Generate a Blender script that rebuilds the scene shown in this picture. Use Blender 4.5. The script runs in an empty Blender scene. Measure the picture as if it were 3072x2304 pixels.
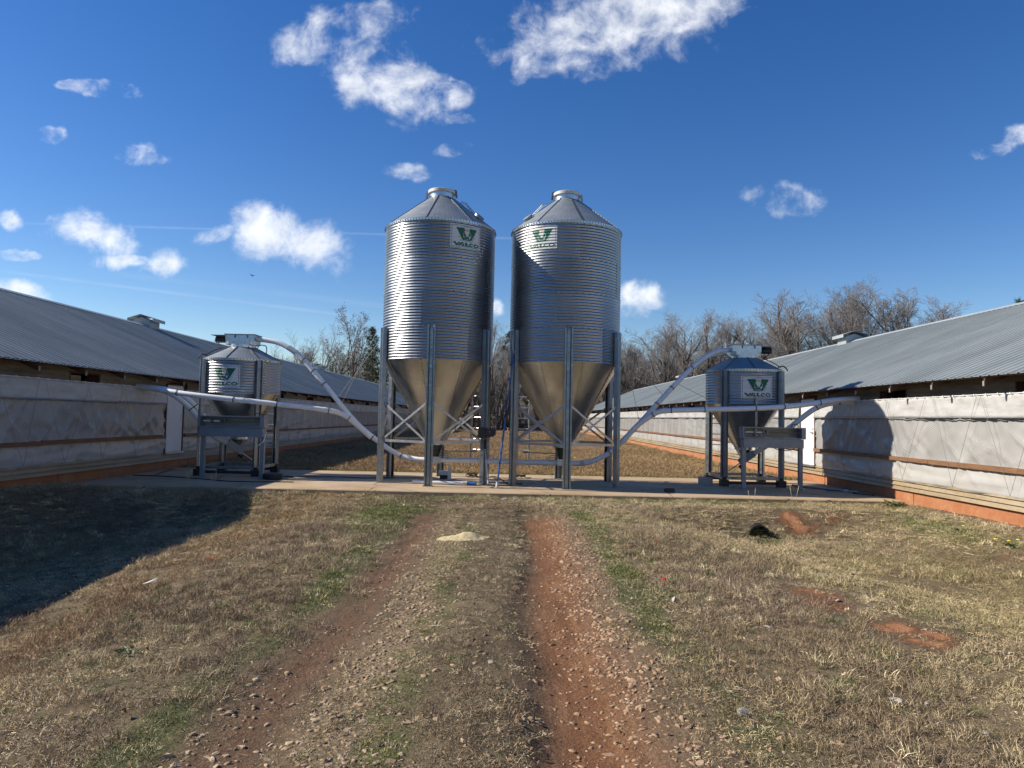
import bpy, math, random
import numpy as np
from mathutils import Vector, Matrix, Euler

R_ = math.radians
random.seed(7)
rng = np.random.default_rng(11)
scene = bpy.context.scene
COL = scene.collection

# ------------------------------------------------------------------ camera
cam = bpy.data.cameras.new("camera")
cam.sensor_width = 36.0
cam.lens = 36.0 * 2130 / 3072
cam.clip_start = 0.05
cam.clip_end = 3000
cam_ob = bpy.data.objects.new("camera", cam)
COL.objects.link(cam_ob)
cam_m = Euler((R_(90 + 2.715), 0, 0)).to_matrix() @ Matrix.Rotation(R_(1.2), 3, 'Z')
cam_ob.matrix_world = Matrix.Translation((0, 0, 1.6)) @ cam_m.to_4x4()
scene.camera = cam_ob

# ------------------------------------------------------------------ sun, sky, exposure
SUN_EL = math.atan(0.682 * math.cos(R_(5)))
SUN_AZ = R_(-85)                        # clockwise from +Y
sun_dir = Vector((math.sin(SUN_AZ) * math.cos(SUN_EL), math.cos(SUN_AZ) * math.cos(SUN_EL), math.sin(SUN_EL)))
sl = bpy.data.lights.new("sun", 'SUN')
sl.energy = 5.0
sl.angle = R_(0.53)
sl.color = (1.0, 0.93, 0.82)
sun_ob = bpy.data.objects.new("sun", sl)
COL.objects.link(sun_ob)
sun_ob.rotation_euler = sun_dir.to_track_quat('Z', 'Y').to_euler()
sun_ob.location = (-30, 10, 40)

scene.view_settings.view_transform = 'Standard'
scene.view_settings.look = 'None'
scene.view_settings.gamma = 1.0
scene.view_settings.use_curve_mapping = False
scene.view_settings.exposure = 0.50
scene.cycles.max_bounces = 8
scene.cycles.use_denoising = True

world = bpy.data.worlds.new("World")
scene.world = world
world.use_nodes = True
SKY_STRENGTH = 0.090

# clouds: direction coordinates (x/y, z/y) as seen looking down the yard, half sizes, tilt, thickness
CLOUDS = [
    (0.139,0.572,0.144,0.050,14,0.84), (0.046,0.519,0.060,0.022,25,0.55), (0.219,0.595,0.100,0.040,20,0.80),
    (-0.259,0.554,0.087,0.029,20,0.55), (-0.213,0.497,0.063,0.038,-20,0.62), (-0.179,0.473,0.080,0.037,-15,0.85),
    (-0.089,0.462,0.027,0.020,0,0.50), (-0.082,0.423,0.019,0.007,0,0.30), (-0.595,0.458,0.043,0.012,-5,0.40),
    (-0.645,0.465,0.012,0.007,0,0.35), (-0.671,0.392,0.019,0.012,0,0.38), (-0.547,0.366,0.033,0.012,-5,0.45),
    (-0.156,0.349,0.026,0.012,-10,0.42), (-0.091,0.380,0.024,0.008,5,0.38), (-0.611,0.252,0.046,0.022,-10,1.0),
    (-0.565,0.238,0.039,0.020,-25,1.00), (-0.544,0.212,0.039,0.010,5,0.85), (-0.501,0.208,0.030,0.016,5,1.00),
    (-0.358,0.262,0.052,0.034,0,1.10), (-0.290,0.240,0.048,0.030,-10,1.05), (-0.420,0.256,0.026,0.012,20,0.70),
    (-0.721,0.264,0.017,0.012,0,0.80), (-0.702,0.217,0.025,0.006,-5,0.45), (0.172,0.176,0.036,0.022,-5,1.05),
    (0.191,0.169,0.023,0.011,-5,0.70), (0.381,0.320,0.050,0.018,-8,0.50), (0.719,0.420,0.023,0.011,25,0.55),
    (0.679,0.397,0.023,0.007,10,0.35), (-0.702,0.162,0.046,0.013,-12,1.00), (-0.025,0.158,0.013,0.009,0,0.90),
]
CONTRAILS = [((-0.707, 0.262), (0.10, 0.254), 0.0015, 0.10), ((-0.73, 0.193), (-0.20, 0.136), 0.0020, 0.07),
             ((-0.60, 0.196), (-0.10, 0.146), 0.0040, 0.03)]

class NT:
    """tiny node helper"""
    def __init__(self, tree): self.t = tree
    def n(self, typ, **kw):
        nd = self.t.nodes.new(typ)
        for k, v in kw.items(): setattr(nd, k, v)
        return nd
    def l(self, a, b): self.t.links.new(a, b)
    def put(self, sock, v):
        if isinstance(v, bpy.types.NodeSocket): self.l(v, sock)
        else: sock.default_value = v
    def m(self, op, a, b=None, c=None, clamp=False):
        nd = self.n('ShaderNodeMath', operation=op, use_clamp=clamp)
        self.put(nd.inputs[0], a)
        if b is not None: self.put(nd.inputs[1], b)
        if c is not None: self.put(nd.inputs[2], c)
        return nd.outputs[0]
    def vm(self, op, a, b=None):
        nd = self.n('ShaderNodeVectorMath', operation=op)
        self.put(nd.inputs[0], a)
        if b is not None: self.put(nd.inputs[1], b)
        return nd
    def noise(self, vec, scale, detail=4.0, rough=0.55, dist=0.0):
        nd = self.n('ShaderNodeTexNoise')
        if vec is not None: self.l(vec, nd.inputs['Vector'])
        nd.inputs['Scale'].default_value = scale
        nd.inputs['Detail'].default_value = detail
        nd.inputs['Roughness'].default_value = rough
        nd.inputs['Distortion'].default_value = dist
        return nd.outputs['Fac']
    def ramp(self, fac, stops, interp='LINEAR'):
        nd = self.n('ShaderNodeValToRGB')
        nd.color_ramp.interpolation = interp
        els = nd.color_ramp.elements
        while len(els) < len(stops): els.new(0.5)
        for e, (p, c) in zip(els, stops):
            e.position = p
            e.color = c if len(c) == 4 else (*c, 1)
        self.put(nd.inputs[0], fac)
        return nd.outputs[0]
    def mr(self, v, a, b, c=0.0, d=1.0, smooth=False):
        nd = self.n('ShaderNodeMapRange')
        if smooth: nd.interpolation_type = 'SMOOTHSTEP'
        self.put(nd.inputs[0], v)
        for i, q in enumerate((a, b, c, d)): self.put(nd.inputs[1 + i], q)
        return nd.outputs[0]
    def mix(self, fac, a, b, blend='MIX'):
        nd = self.n('ShaderNodeMix', data_type='RGBA', blend_type=blend)
        self.put(nd.inputs[0], fac)
        for s, v in ((nd.inputs[6], a), (nd.inputs[7], b)):
            if isinstance(v, bpy.types.NodeSocket): self.l(v, s)
            else: s.default_value = v if len(v) == 4 else (*v, 1)
        return nd.outputs[2]

def build_world():
    t = NT(world.node_tree)
    bg = world.node_tree.nodes['Background']
    sky = t.n('ShaderNodeTexSky', sky_type='NISHITA', sun_disc=False)
    sky.sun_elevation = SUN_EL
    sky.sun_rotation = SUN_AZ
    sky.altitude = 250
    sky.air_density = 1.0
    sky.dust_density = 0.1
    sky.ozone_density = 2.0
    d = t.n('ShaderNodeTexCoord').outputs['Generated']
    sep = t.n('ShaderNodeSeparateXYZ'); t.l(d, sep.inputs[0])
    X, Y, Z = sep.outputs
    ysafe = t.m('MAXIMUM', Y, 0.08)
    u = t.m('DIVIDE', X, ysafe); v = t.m('DIVIDE', Z, ysafe)
    comb = t.n('ShaderNodeCombineXYZ'); t.l(u, comb.inputs[0]); t.l(v, comb.inputs[1])
    uv = comb.outputs[0]
    # ragged edges: push the coordinates about with noise
    nz = t.n('ShaderNodeTexNoise'); t.l(uv, nz.inputs['Vector']); nz.inputs['Scale'].default_value = 22; nz.inputs['Detail'].default_value = 5
    off = t.vm('SUBTRACT', nz.outputs['Color'], (0.5, 0.5, 0.5)).outputs[0]
    sc = t.vm('SCALE', off); sc.inputs[3].default_value = 0.028
    uvd = t.vm('ADD', uv, sc.outputs[0]).outputs[0]
    acc = None
    for (cu, cv, a, b, rot, w) in CLOUDS:
        mp = t.n('ShaderNodeMapping', vector_type='TEXTURE')
        t.l(uvd, mp.inputs[0])
        mp.inputs['Location'].default_value = (cu, cv, 0)
        mp.inputs['Rotation'].default_value = (0, 0, R_(rot))
        mp.inputs['Scale'].default_value = (a * 1.25, b * 1.4, 1)
        ln = t.vm('LENGTH', mp.outputs[0]).outputs['Value']
        val = t.m('MULTIPLY', t.m('SUBTRACT', 1.0, ln), 1.75)
        val = t.m('MINIMUM', val, w * 1.45 - 0.30)
        if acc is None: acc = val
        else:
            acc = t.m('SMOOTH_MAX', acc, val, 0.15)
    acc = t.m('MAXIMUM', acc, -3.0)
    fb = t.noise(uv, 18, 13, 0.62, 0.25)
    up = t.vm('ADD', uv, (-0.010, 0.012, 0)).outputs[0]
    fbu = t.noise(up, 17, 2.5, 0.5, 0.0)
    fbl = t.noise(uv, 17, 2.5, 0.5, 0.0)
    fb2 = t.noise(uv, 5.5, 4, 0.5)
    dens = t.m('ADD', acc, t.m('MULTIPLY', t.m('SUBTRACT', fb, 0.52), 3.6))
    dens = t.mr(dens, -0.15, 1.6, 0, 1, True)
    front = t.mr(Y, 0.10, 0.3)
    dens = t.m('MULTIPLY', dens, front)
    # the same kind of scattered cumulus over the rest of the sky
    nb = t.noise(d, 2.6, 8, 0.56, 0.3)
    back = t.mr(nb, 0.64, 0.76, 0, 1, True)
    back = t.m('MULTIPLY', back, t.m('SUBTRACT', 1.0, t.mr(Y, 0.10, 0.3)))
    back = t.m('MULTIPLY', back, t.mr(Z, 0.02, 0.15))
    dens = t.m('MAXIMUM', dens, back)
    # thickness shading
    lit = t.m('SUBTRACT', fbl, fbu)                  # lumps are brighter on the side towards the sun
    core = t.mr(acc, 0.5, 1.5)
    shade = t.m('ADD', t.mr(lit, -0.16, 0.12), t.m('MULTIPLY', core, -0.18))
    ccol = t.mix(shade, (0.66, 0.69, 0.73, 1), (0.92, 0.92, 0.92, 1))
    # vapour trails
    trail = None
    for (p0, p1, wd, al) in CONTRAILS:
        p0 = Vector(p0); p1 = Vector(p1); dr = (p1 - p0).normalized(); nr = Vector((-dr.y, dr.x))
        dist = t.m('ABSOLUTE', t.m('ADD', t.m('ADD', t.m('MULTIPLY', u, nr.x), t.m('MULTIPLY', v, nr.y)), -nr.dot(p0)))
        mk = t.mr(dist, wd * 1.8, wd * 0.2, 0, al, True)
        ends = t.m('MULTIPLY', t.mr(u, p0.x - .02, p0.x + .05), t.mr(u, p1.x + .02, p1.x - .1))
        mk = t.m('MULTIPLY', t.m('MULTIPLY', mk, ends), t.mr(t.noise(uv, 10, 3), 0.3, 0.6, 0.3, 1.0))
        trail = mk if trail is None else t.m('MAXIMUM', trail, mk)
    trail = t.m('MULTIPLY', trail, front)
    dens = t.m('MAXIMUM', t.m('MULTIPLY', dens, 0.88), trail)
    hs = t.n('ShaderNodeHueSaturation'); hs.inputs['Saturation'].default_value = 1.36; hs.inputs['Hue'].default_value = 0.513; t.l(sky.outputs[0], hs.inputs['Color'])
    skyc = t.vm('SCALE', hs.outputs[0]); skyc.inputs[3].default_value = SKY_STRENGTH
    out = t.mix(dens, skyc.outputs[0], ccol)
    t.l(out, bg.inputs[0])
    bg.inputs[1].default_value = 1.0
build_world()

# ------------------------------------------------------------------ helpers
def tag(o, label=None, cat=None, group=None, kind=None):
    if label: o['label'] = label
    if cat: o['category'] = cat
    if group: o['group'] = group
    if kind: o['kind'] = kind
    return o

def link(o, parent=None):
    COL.objects.link(o)
    if parent is not None: o.parent = parent
    return o

def thing(name, label, cat, loc=(0, 0, 0), rz=0.0, group=None):
    o = bpy.data.objects.new(name, None)
    o.empty_display_size = 0.2
    o.location = loc; o.rotation_euler = (0, 0, rz)
    COL.objects.link(o)
    return tag(o, label, cat, group)

class MB:
    """collects geometry for one mesh"""
    def __init__(self): self.v = []; self.f = []
    def add(self, vs, fs):
        b = len(self.v); self.v.extend([tuple(p) for p in vs]); self.f.extend([tuple(i + b for i in q) for q in fs]); return self
    def box(self, x0, x1, y0, y1, z0, z1):
        vs = [(x, y, z) for z in (z0, z1) for y in (y0, y1) for x in (x0, x1)]
        return self.add(vs, [(0, 2, 3, 1), (4, 5, 7, 6), (0, 1, 5, 4), (2, 6, 7, 3), (0, 4, 6, 2), (1, 3, 7, 5)])
    def obox(self, c, ax, ay, az):
        c = Vector(c); vs = []
        for sz in (-1, 1):
            for sy in (-1, 1):
                for sx in (-1, 1): vs.append(c + Vector(ax) * sx + Vector(ay) * sy + Vector(az) * sz)
        return self.add(vs, [(0, 2, 3, 1), (4, 5, 7, 6), (0, 1, 5, 4), (2, 6, 7, 3), (0, 4, 6, 2), (1, 3, 7, 5)])
    def bar(self, p0, p1, w, h, up=(0, 0, 1)):
        p0 = Vector(p0); p1 = Vector(p1); d = p1 - p0; L = d.length; d.normalize()
        s = d.cross(Vector(up))
        if s.length < 1e-4: s = d.cross(Vector((1, 0, 0)))
        s.normalize(); u = s.cross(d)
        return self.obox((p0 + p1) / 2, d * L / 2, s * w / 2, u * h / 2)
    def tube(self, pts, r, n=8, caps=True):
        pts = [Vector(p) for p in pts]; rs = r if isinstance(r, (list, tuple)) else [r] * len(pts)
        vs = []; fs = []; ref = None
        for i, p in enumerate(pts):
            d = (pts[min(i + 1, len(pts) - 1)] - pts[max(i - 1, 0)]).normalized()
            if ref is None:
                ref = Vector((0, 0, 1)) if abs(d.z) < 0.9 else Vector((1, 0, 0))
            s = d.cross(ref).normalized(); u = s.cross(d).normalized(); ref = u
            for k in range(n):
                a = 2 * math.pi * k / n
                vs.append(p + s * (math.cos(a) * rs[i]) + u * (math.sin(a) * rs[i]))
        for i in range(len(pts) - 1):
            for k in range(n):
                a = i * n + k; b = i * n + (k + 1) % n
                fs.append((a, b, b + n, a + n))
        if caps:
            fs.append(tuple(range(n - 1, -1, -1))); m = (len(pts) - 1) * n
            fs.append(tuple(range(m, m + n)))
        return self.add(vs, fs)
    def lathe(self, prof, n=48, c=(0, 0, 0), a0=0.0, a1=2 * math.pi, thick=0):
        full = abs(a1 - a0 - 2 * math.pi) < 1e-6
        cols = n if full else n + 1
        vs = []; fs = []
        for k in range(cols):
            a = a0 + (a1 - a0) * k / n
            for (r, z) in prof: vs.append((c[0] + r * math.sin(a), c[1] - r * math.cos(a), c[2] + z))
        m = len(prof)
        for k in range(n):
            k2 = (k + 1) % cols
            for j in range(m - 1):
                fs.append((k * m + j, k2 * m + j, k2 * m + j + 1, k * m + j + 1))
        return self.add(vs, fs)
    def prism(self, poly, axis, d0, d1):
        """extrude a 2-D polygon; axis 'x','y' or 'z' is the extrusion axis"""
        n = len(poly); vs = []
        for d in (d0, d1):
            for (a, b) in poly:
                vs.append({'x': (d, a, b), 'y': (a, d, b), 'z': (a, b, d)}[axis])
        fs = [tuple(range(n - 1, -1, -1)), tuple(range(n, 2 * n))]
        fs += [(i, (i + 1) % n, n + (i + 1) % n, n + i) for i in range(n)]
        return self.add(vs, fs)
    def xf(self, m):
        self.v = [tuple(m @ Vector(p)) for p in self.v]; return self
    def mesh(self, name, mat=None, smooth=False):
        me = bpy.data.meshes.new(name)
        me.from_pydata(self.v, [], self.f)
        if mat is not None: me.materials.append(mat)
        if smooth: me.polygons.foreach_set('use_smooth', [True] * len(me.polygons))
        me.update()
        return me
    def build(self, name, mat, parent=None, smooth=False, angle=None):
        me = self.mesh(name, mat, smooth)
        if angle is not None:
            me.polygons.foreach_set('use_smooth', [True] * len(me.polygons))
            me.set_sharp_from_angle(angle=R_(angle))
        return link(bpy.data.objects.new(name, me), parent)

def obj(name, me, parent=None, loc=(0, 0, 0), rot=(0, 0, 0), scale=None):
    o = bpy.data.objects.new(name, me); o.location = loc; o.rotation_euler = rot
    if scale is not None: o.scale = scale if hasattr(scale, '__len__') else (scale,) * 3
    return link(o, parent)

def mesh_np(name, V, F, mat=None, smooth=False):
    """fast mesh from numpy arrays; F is (n,3) or (n,4)"""
    me = bpy.data.meshes.new(name)
    V = np.ascontiguousarray(V, dtype=np.float32); F = np.ascontiguousarray(F, dtype=np.int32)
    k = F.shape[1]
    me.vertices.add(len(V)); me.vertices.foreach_set('co', V.ravel())
    me.loops.add(F.size); me.loops.foreach_set('vertex_index', F.ravel())
    me.polygons.add(len(F)); me.polygons.foreach_set('loop_start', np.arange(0, F.size, k, dtype=np.int32))
    if smooth: me.polygons.foreach_set('use_smooth', np.ones(len(F), dtype=bool))
    if mat is not None: me.materials.append(mat)
    me.update(calc_edges=True); me.validate()
    return me

def smooth_path(pts, n=6):
    """Catmull-Rom through the points"""
    P = [Vector(p) for p in pts]; out = []
    for i in range(len(P) - 1):
        p0 = P[max(i - 1, 0)]; p1 = P[i]; p2 = P[i + 1]; p3 = P[min(i + 2, len(P) - 1)]
        for k in range(n):
            t = k / n
            out.append(0.5 * ((2 * p1) + (p2 - p0) * t + (2 * p0 - 5 * p1 + 4 * p2 - p3) * t * t + (3 * p1 - p0 - 3 * p2 + p3) * t ** 3))
    out.append(P[-1]); return out

def ss(a, b, t):
    t = np.clip((t - a) / (b - a), 0, 1); return t * t * (3 - 2 * t)

def vnoise(x, y, seed=0):
    xi = np.floor(x).astype(np.int64); yi = np.floor(y).astype(np.int64); fx = x - xi; fy = y - yi
    fx = fx * fx * (3 - 2 * fx); fy = fy * fy * (3 - 2 * fy)
    def h(a, b):
        n = (a * 374761393 + b * 668265263 + seed * 1274126177) & 0x7fffffff
        n = ((n ^ (n >> 13)) * 1274126177) & 0x7fffffff
        return ((n ^ (n >> 16)) & 0xffff) / 65535.0
    return (h(xi, yi) * (1 - fx) + h(xi + 1, yi) * fx) * (1 - fy) + (h(xi, yi + 1) * (1 - fx) + h(xi + 1, yi + 1) * fx) * fy

def fbm(x, y, seed=0, octv=4):
    s = 0; a = 0.5; t = 0
    for i in range(octv):
        s = s + a * vnoise(x * 2 ** i + 17.3 * i, y * 2 ** i - 9.1 * i, seed + i); t += a; a *= 0.5
    return s / t

# ------------------------------------------------------------------ materials
MAT = {}
def material(name):
    m = bpy.data.materials.new(name); m.use_nodes = True
    t = NT(m.node_tree); b = m.node_tree.nodes['Principled BSDF']
    MAT[name] = m
    return m, t, b

def P(b, **kw):
    names = dict(col='Base Color', met='Metallic', rough='Roughness', spec='Specular IOR Level', alpha='Alpha', trans='Transmission Weight', coat='Coat Weight')
    for k, v in kw.items():
        s = b.inputs[names[k]]
        if isinstance(v, bpy.types.NodeSocket): b.id_data.links.new(v, s)
        elif k == 'col' and len(v) == 3: s.default_value = (*v, 1)
        else: s.default_value = v

def simple(name, c0, c1, rough=0.6, met=0.0, scale=6.0, bump=0.0, bscale=60, rvar=0.08, coord='Object', stretch=None, spec=0.5):
    m, t, b = material(name)
    co = t.n('ShaderNodeTexCoord').outputs[coord]
    if stretch:
        mp = t.n('ShaderNodeMapping'); t.l(co, mp.inputs[0]); mp.inputs['Scale'].default_value = stretch; co = mp.outputs[0]
    n = t.noise(co, scale, 6, 0.6)
    P(b, col=t.ramp(n, [(0.3, c0), (0.7, c1)]), met=met, spec=spec, rough=t.mr(t.noise(co, scale * 2.3, 4), 0.3, 0.7, rough - rvar, rough + rvar))
    if bump > 0:
        bp = t.n('ShaderNodeBump'); bp.inputs['Strength'].default_value = bump; bp.inputs['Distance'].default_value = 0.01
        t.l(t.noise(co, bscale, 5, 0.6), bp.inputs['Height']); t.l(bp.outputs[0], b.inputs['Normal'])
    return m

simple('galv_wall', (0.30, 0.315, 0.325), (0.37, 0.38, 0.385), 0.30, 1.0, 1.2, 0, 14, 0.04)
def per_sheet(name, lo, hi):
    m = MAT[name]; t = NT(m.node_tree); b = m.node_tree.nodes['Principled BSDF']
    src = b.inputs['Base Color'].links[0].from_socket; rs = b.inputs['Roughness'].links[0].from_socket
    oi = t.n('ShaderNodeObjectInfo').outputs['Random']
    sc = t.vm('SCALE', src); t.l(t.mr(oi, 0, 1, lo, hi), sc.inputs[3]); t.l(sc.outputs[0], b.inputs['Base Color'])
    pos = t.n('ShaderNodeNewGeometry').outputs['Position']
    mp = t.n('ShaderNodeMapping'); t.l(pos, mp.inputs[0]); mp.inputs['Scale'].default_value = (5, 5, 0.6)
    t.l(t.m('ADD', rs, t.m('ADD', t.m('MULTIPLY', oi, 0.04), t.mr(t.noise(mp.outputs[0], 1.0, 5, 0.6), 0.35, 0.7, -0.01, 0.03))), b.inputs['Roughness'])
per_sheet('galv_wall', 0.88, 1.1)
simple('galv_roof', (0.27, 0.295, 0.305), (0.34, 0.365, 0.37), 0.52, 0.6, 1.5, 0.0, 10, 0.06)
simple('galv_hopper', (0.42, 0.445, 0.45), (0.52, 0.54, 0.54), 0.33, 1.0, 3.0, 0.02, 3.5, 0.07)
per_sheet('galv_hopper', 0.88, 1.08)
simple('galv_leg', (0.23, 0.255, 0.285), (0.33, 0.36, 0.385), 0.36, 0.9, 6.0, 0.03, 40, 0.1)
simple('galv_brace', (0.36, 0.37, 0.38), (0.52, 0.52, 0.52), 0.42, 0.85, 9.0, 0.05, 60)
simple('galv_box', (0.50, 0.53, 0.55), (0.68, 0.70, 0.70), 0.33, 0.9, 7.0, 0.06, 20)
simple('steel_bolt', (0.10, 0.10, 0.11), (0.22, 0.22, 0.22), 0.5, 0.6)
simple('lid_grey', (0.50, 0.47, 0.43), (0.63, 0.60, 0.56), 0.5, 0.2, 5, 0.05, 30)
simple('panel_bluegrey', (0.20, 0.235, 0.28), (0.25, 0.285, 0.33), 0.42, 0.35, 4, 0.03, 30)
simple('panel_inside', (0.30, 0.31, 0.30), (0.40, 0.40, 0.38), 0.5, 0.3, 4)
simple('brass', (0.42, 0.26, 0.12), (0.55, 0.36, 0.18), 0.35, 0.8)
simple('black_plastic', (0.012, 0.012, 0.013), (0.025, 0.025, 0.027), 0.45)
simple('black_rubber', (0.015, 0.015, 0.015), (0.03, 0.03, 0.03), 0.7)
simple('boot_green', (0.012, 0.022, 0.022), (0.02, 0.035, 0.032), 0.25)
simple('white_pvc', (0.74, 0.74, 0.73), (0.84, 0.84, 0.83), 0.38, 0, 5, 0.02, 40)
simple('pvc_joint', (0.40, 0.40, 0.40), (0.56, 0.56, 0.55), 0.5, 0, 9)
simple('white_paint', (0.56, 0.57, 0.58), (0.64, 0.65, 0.65), 0.45, 0, 2.0, 0.02, 10)
simple('blue_paint', (0.02, 0.09, 0.30), (0.03, 0.13, 0.38), 0.35)
simple('red_mark', (0.45, 0.02, 0.03), (0.55, 0.03, 0.04), 0.5)
simple('orange_marker', (0.7, 0.12, 0.03), (0.8, 0.16, 0.05), 0.5)
simple('decal_white', (0.62, 0.62, 0.62), (0.70, 0.69, 0.68), 0.4, 0.0, 10)
simple('decal_green', (0.004, 0.105, 0.06), (0.006, 0.135, 0.075), 0.4)
simple('decal_yellow', (0.52, 0.40, 0.15), (0.60, 0.47, 0.2), 0.45)
simple('decal_grey', (0.10, 0.10, 0.10), (0.16, 0.16, 0.16), 0.45)
simple('wire_steel', (0.30, 0.30, 0.31), (0.42, 0.42, 0.43), 0.45, 0.7)
simple('cord_grey', (0.16, 0.15, 0.14), (0.30, 0.29, 0.27), 0.8)
simple('board_brown', (0.13, 0.062, 0.026), (0.25, 0.125, 0.055), 0.75, 0, 3.0, 0.15, 30, stretch=(20, 1, 12))
simple('rafter_wood', (0.06, 0.03, 0.02), (0.12, 0.06, 0.038), 0.8, 0, 4.0, 0.1, 40)
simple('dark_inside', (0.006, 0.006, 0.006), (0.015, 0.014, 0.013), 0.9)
simple('concrete_block', (0.34, 0.31, 0.27), (0.46, 0.42, 0.36), 0.9, 0, 7, 0.2, 60)
simple('paper_white', (0.60, 0.60, 0.58), (0.70, 0.70, 0.68), 0.8)
simple('feed_meal', (0.42, 0.34, 0.17), (0.55, 0.46, 0.27), 0.95, 0, 60, 0.5, 90)
simple('bark', (0.075, 0.055, 0.042), (0.19, 0.15, 0.12), 0.9, 0, 3.0, 0.3, 20)
simple('twig', (0.19, 0.175, 0.165), (0.32, 0.295, 0.28), 0.9, 0, 1.0)
simple('brush_twig', (0.06, 0.045, 0.03), (0.14, 0.105, 0.07), 0.9, 0, 1.0)
simple('dead_leaf', (0.11, 0.06, 0.03), (0.22, 0.13, 0.07), 0.85, 0, 2.0)
simple('needles', (0.025, 0.045, 0.016), (0.06, 0.085, 0.03), 0.7, 0, 1.5)
simple('cart_dark', (0.012, 0.012, 0.012), (0.03, 0.028, 0.026), 0.7)
simple('bird_black', (0.008, 0.008, 0.009), (0.02, 0.02, 0.02), 0.6)
simple('copper_tan', (0.26, 0.21, 0.16), (0.36, 0.30, 0.23), 0.6)

def roof_metal(name, c0, c1):
    m, t, b = material(name)
    co = t.n('ShaderNodeTexCoord').outputs['Object']
    geo = t.n('ShaderNodeNewGeometry')
    n = t.noise(geo.outputs['Position'], 0.7, 6, 0.65)
    oi = t.n('ShaderNodeObjectInfo').outputs['Random']
    mp = t.n('ShaderNodeMapping'); t.l(geo.outputs['Position'], mp.inputs[0]); mp.inputs['Scale'].default_value = (0.5, 9, 0.5)
    st = t.noise(mp.outputs[0], 1.0, 5, 0.6)
    base = t.ramp(t.m('ADD', t.m('MULTIPLY', n, 0.5), t.m('MULTIPLY', st, 0.5)), [(0.35, c0), (0.65, c1)])
    tint = t.m('MULTIPLY', t.mr(oi, 0, 1, 0.88, 1.08), t.mr(t.noise(geo.outputs['Position'], 0.22, 3), 0.35, 0.65, 0.93, 1.06))
    sc = t.vm('SCALE', base); t.l(tint, sc.inputs[3])
    P(b, col=sc.outputs[0], met=0.12, spec=0.35, rough=t.mr(n, 0.3, 0.7, 0.5, 0.65))
    return m
roof_metal('roof_sheet', (0.20, 0.228, 0.228), (0.275, 0.302, 0.30))
roof_metal('roof_trim', (0.32, 0.35, 0.36), (0.42, 0.45, 0.46))

def siding_metal():
    m, t, b = material('siding_tan')
    pos = t.n('ShaderNodeNewGeometry').outputs['Position']
    mp = t.n('ShaderNodeMapping'); t.l(pos, mp.inputs[0]); mp.inputs['Scale'].default_value = (1, 0.35, 3)
    n = t.noise(mp.outputs[0], 1.5, 7, 0.65)
    n2 = t.noise(pos, 11, 5, 0.6)
    col = t.ramp(t.m('ADD', t.m('MULTIPLY', n, 0.7), t.m('MULTIPLY', n2, 0.3)), [(0.32, (0.19, 0.135, 0.075)), (0.52, (0.31, 0.235, 0.135)), (0.72, (0.41, 0.335, 0.23))])
    P(b, col=col, rough=0.55, met=0.1)
siding_metal()
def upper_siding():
    m, t, b = material('siding_eave_shade')  # siding tan darkened: shade under the eaves is painted into this colour
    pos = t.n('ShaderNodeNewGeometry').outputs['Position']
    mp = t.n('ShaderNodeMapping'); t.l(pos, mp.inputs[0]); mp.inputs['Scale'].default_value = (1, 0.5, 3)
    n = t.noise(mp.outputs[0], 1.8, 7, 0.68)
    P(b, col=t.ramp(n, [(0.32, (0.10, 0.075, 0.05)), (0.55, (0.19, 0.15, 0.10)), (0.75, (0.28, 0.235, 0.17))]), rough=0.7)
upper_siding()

def clay_foundation():
    m, t, b = material('foundation_clay')
    pos = t.n('ShaderNodeNewGeometry').outputs['Position']
    sep = t.n('ShaderNodeSeparateXYZ'); t.l(pos, sep.inputs[0])
    n = t.noise(pos, 1.6, 7, 0.65)
    n2 = t.noise(pos, 14, 5, 0.6)
    col = t.ramp(t.m('ADD', t.m('MULTIPLY', n, 0.65), t.m('MULTIPLY', n2, 0.35)), [(0.3, (0.28, 0.10, 0.038)), (0.5, (0.36, 0.145, 0.060)), (0.7, (0.42, 0.23, 0.12))])
    P(b, col=col, rough=0.9)
    bp = t.n('ShaderNodeBump'); bp.inputs['Strength'].default_value = 0.3; bp.inputs['Distance'].default_value = 0.02
    t.l(n2, bp.inputs['Height']); t.l(bp.outputs[0], b.inputs['Normal'])
clay_foundation()

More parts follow.
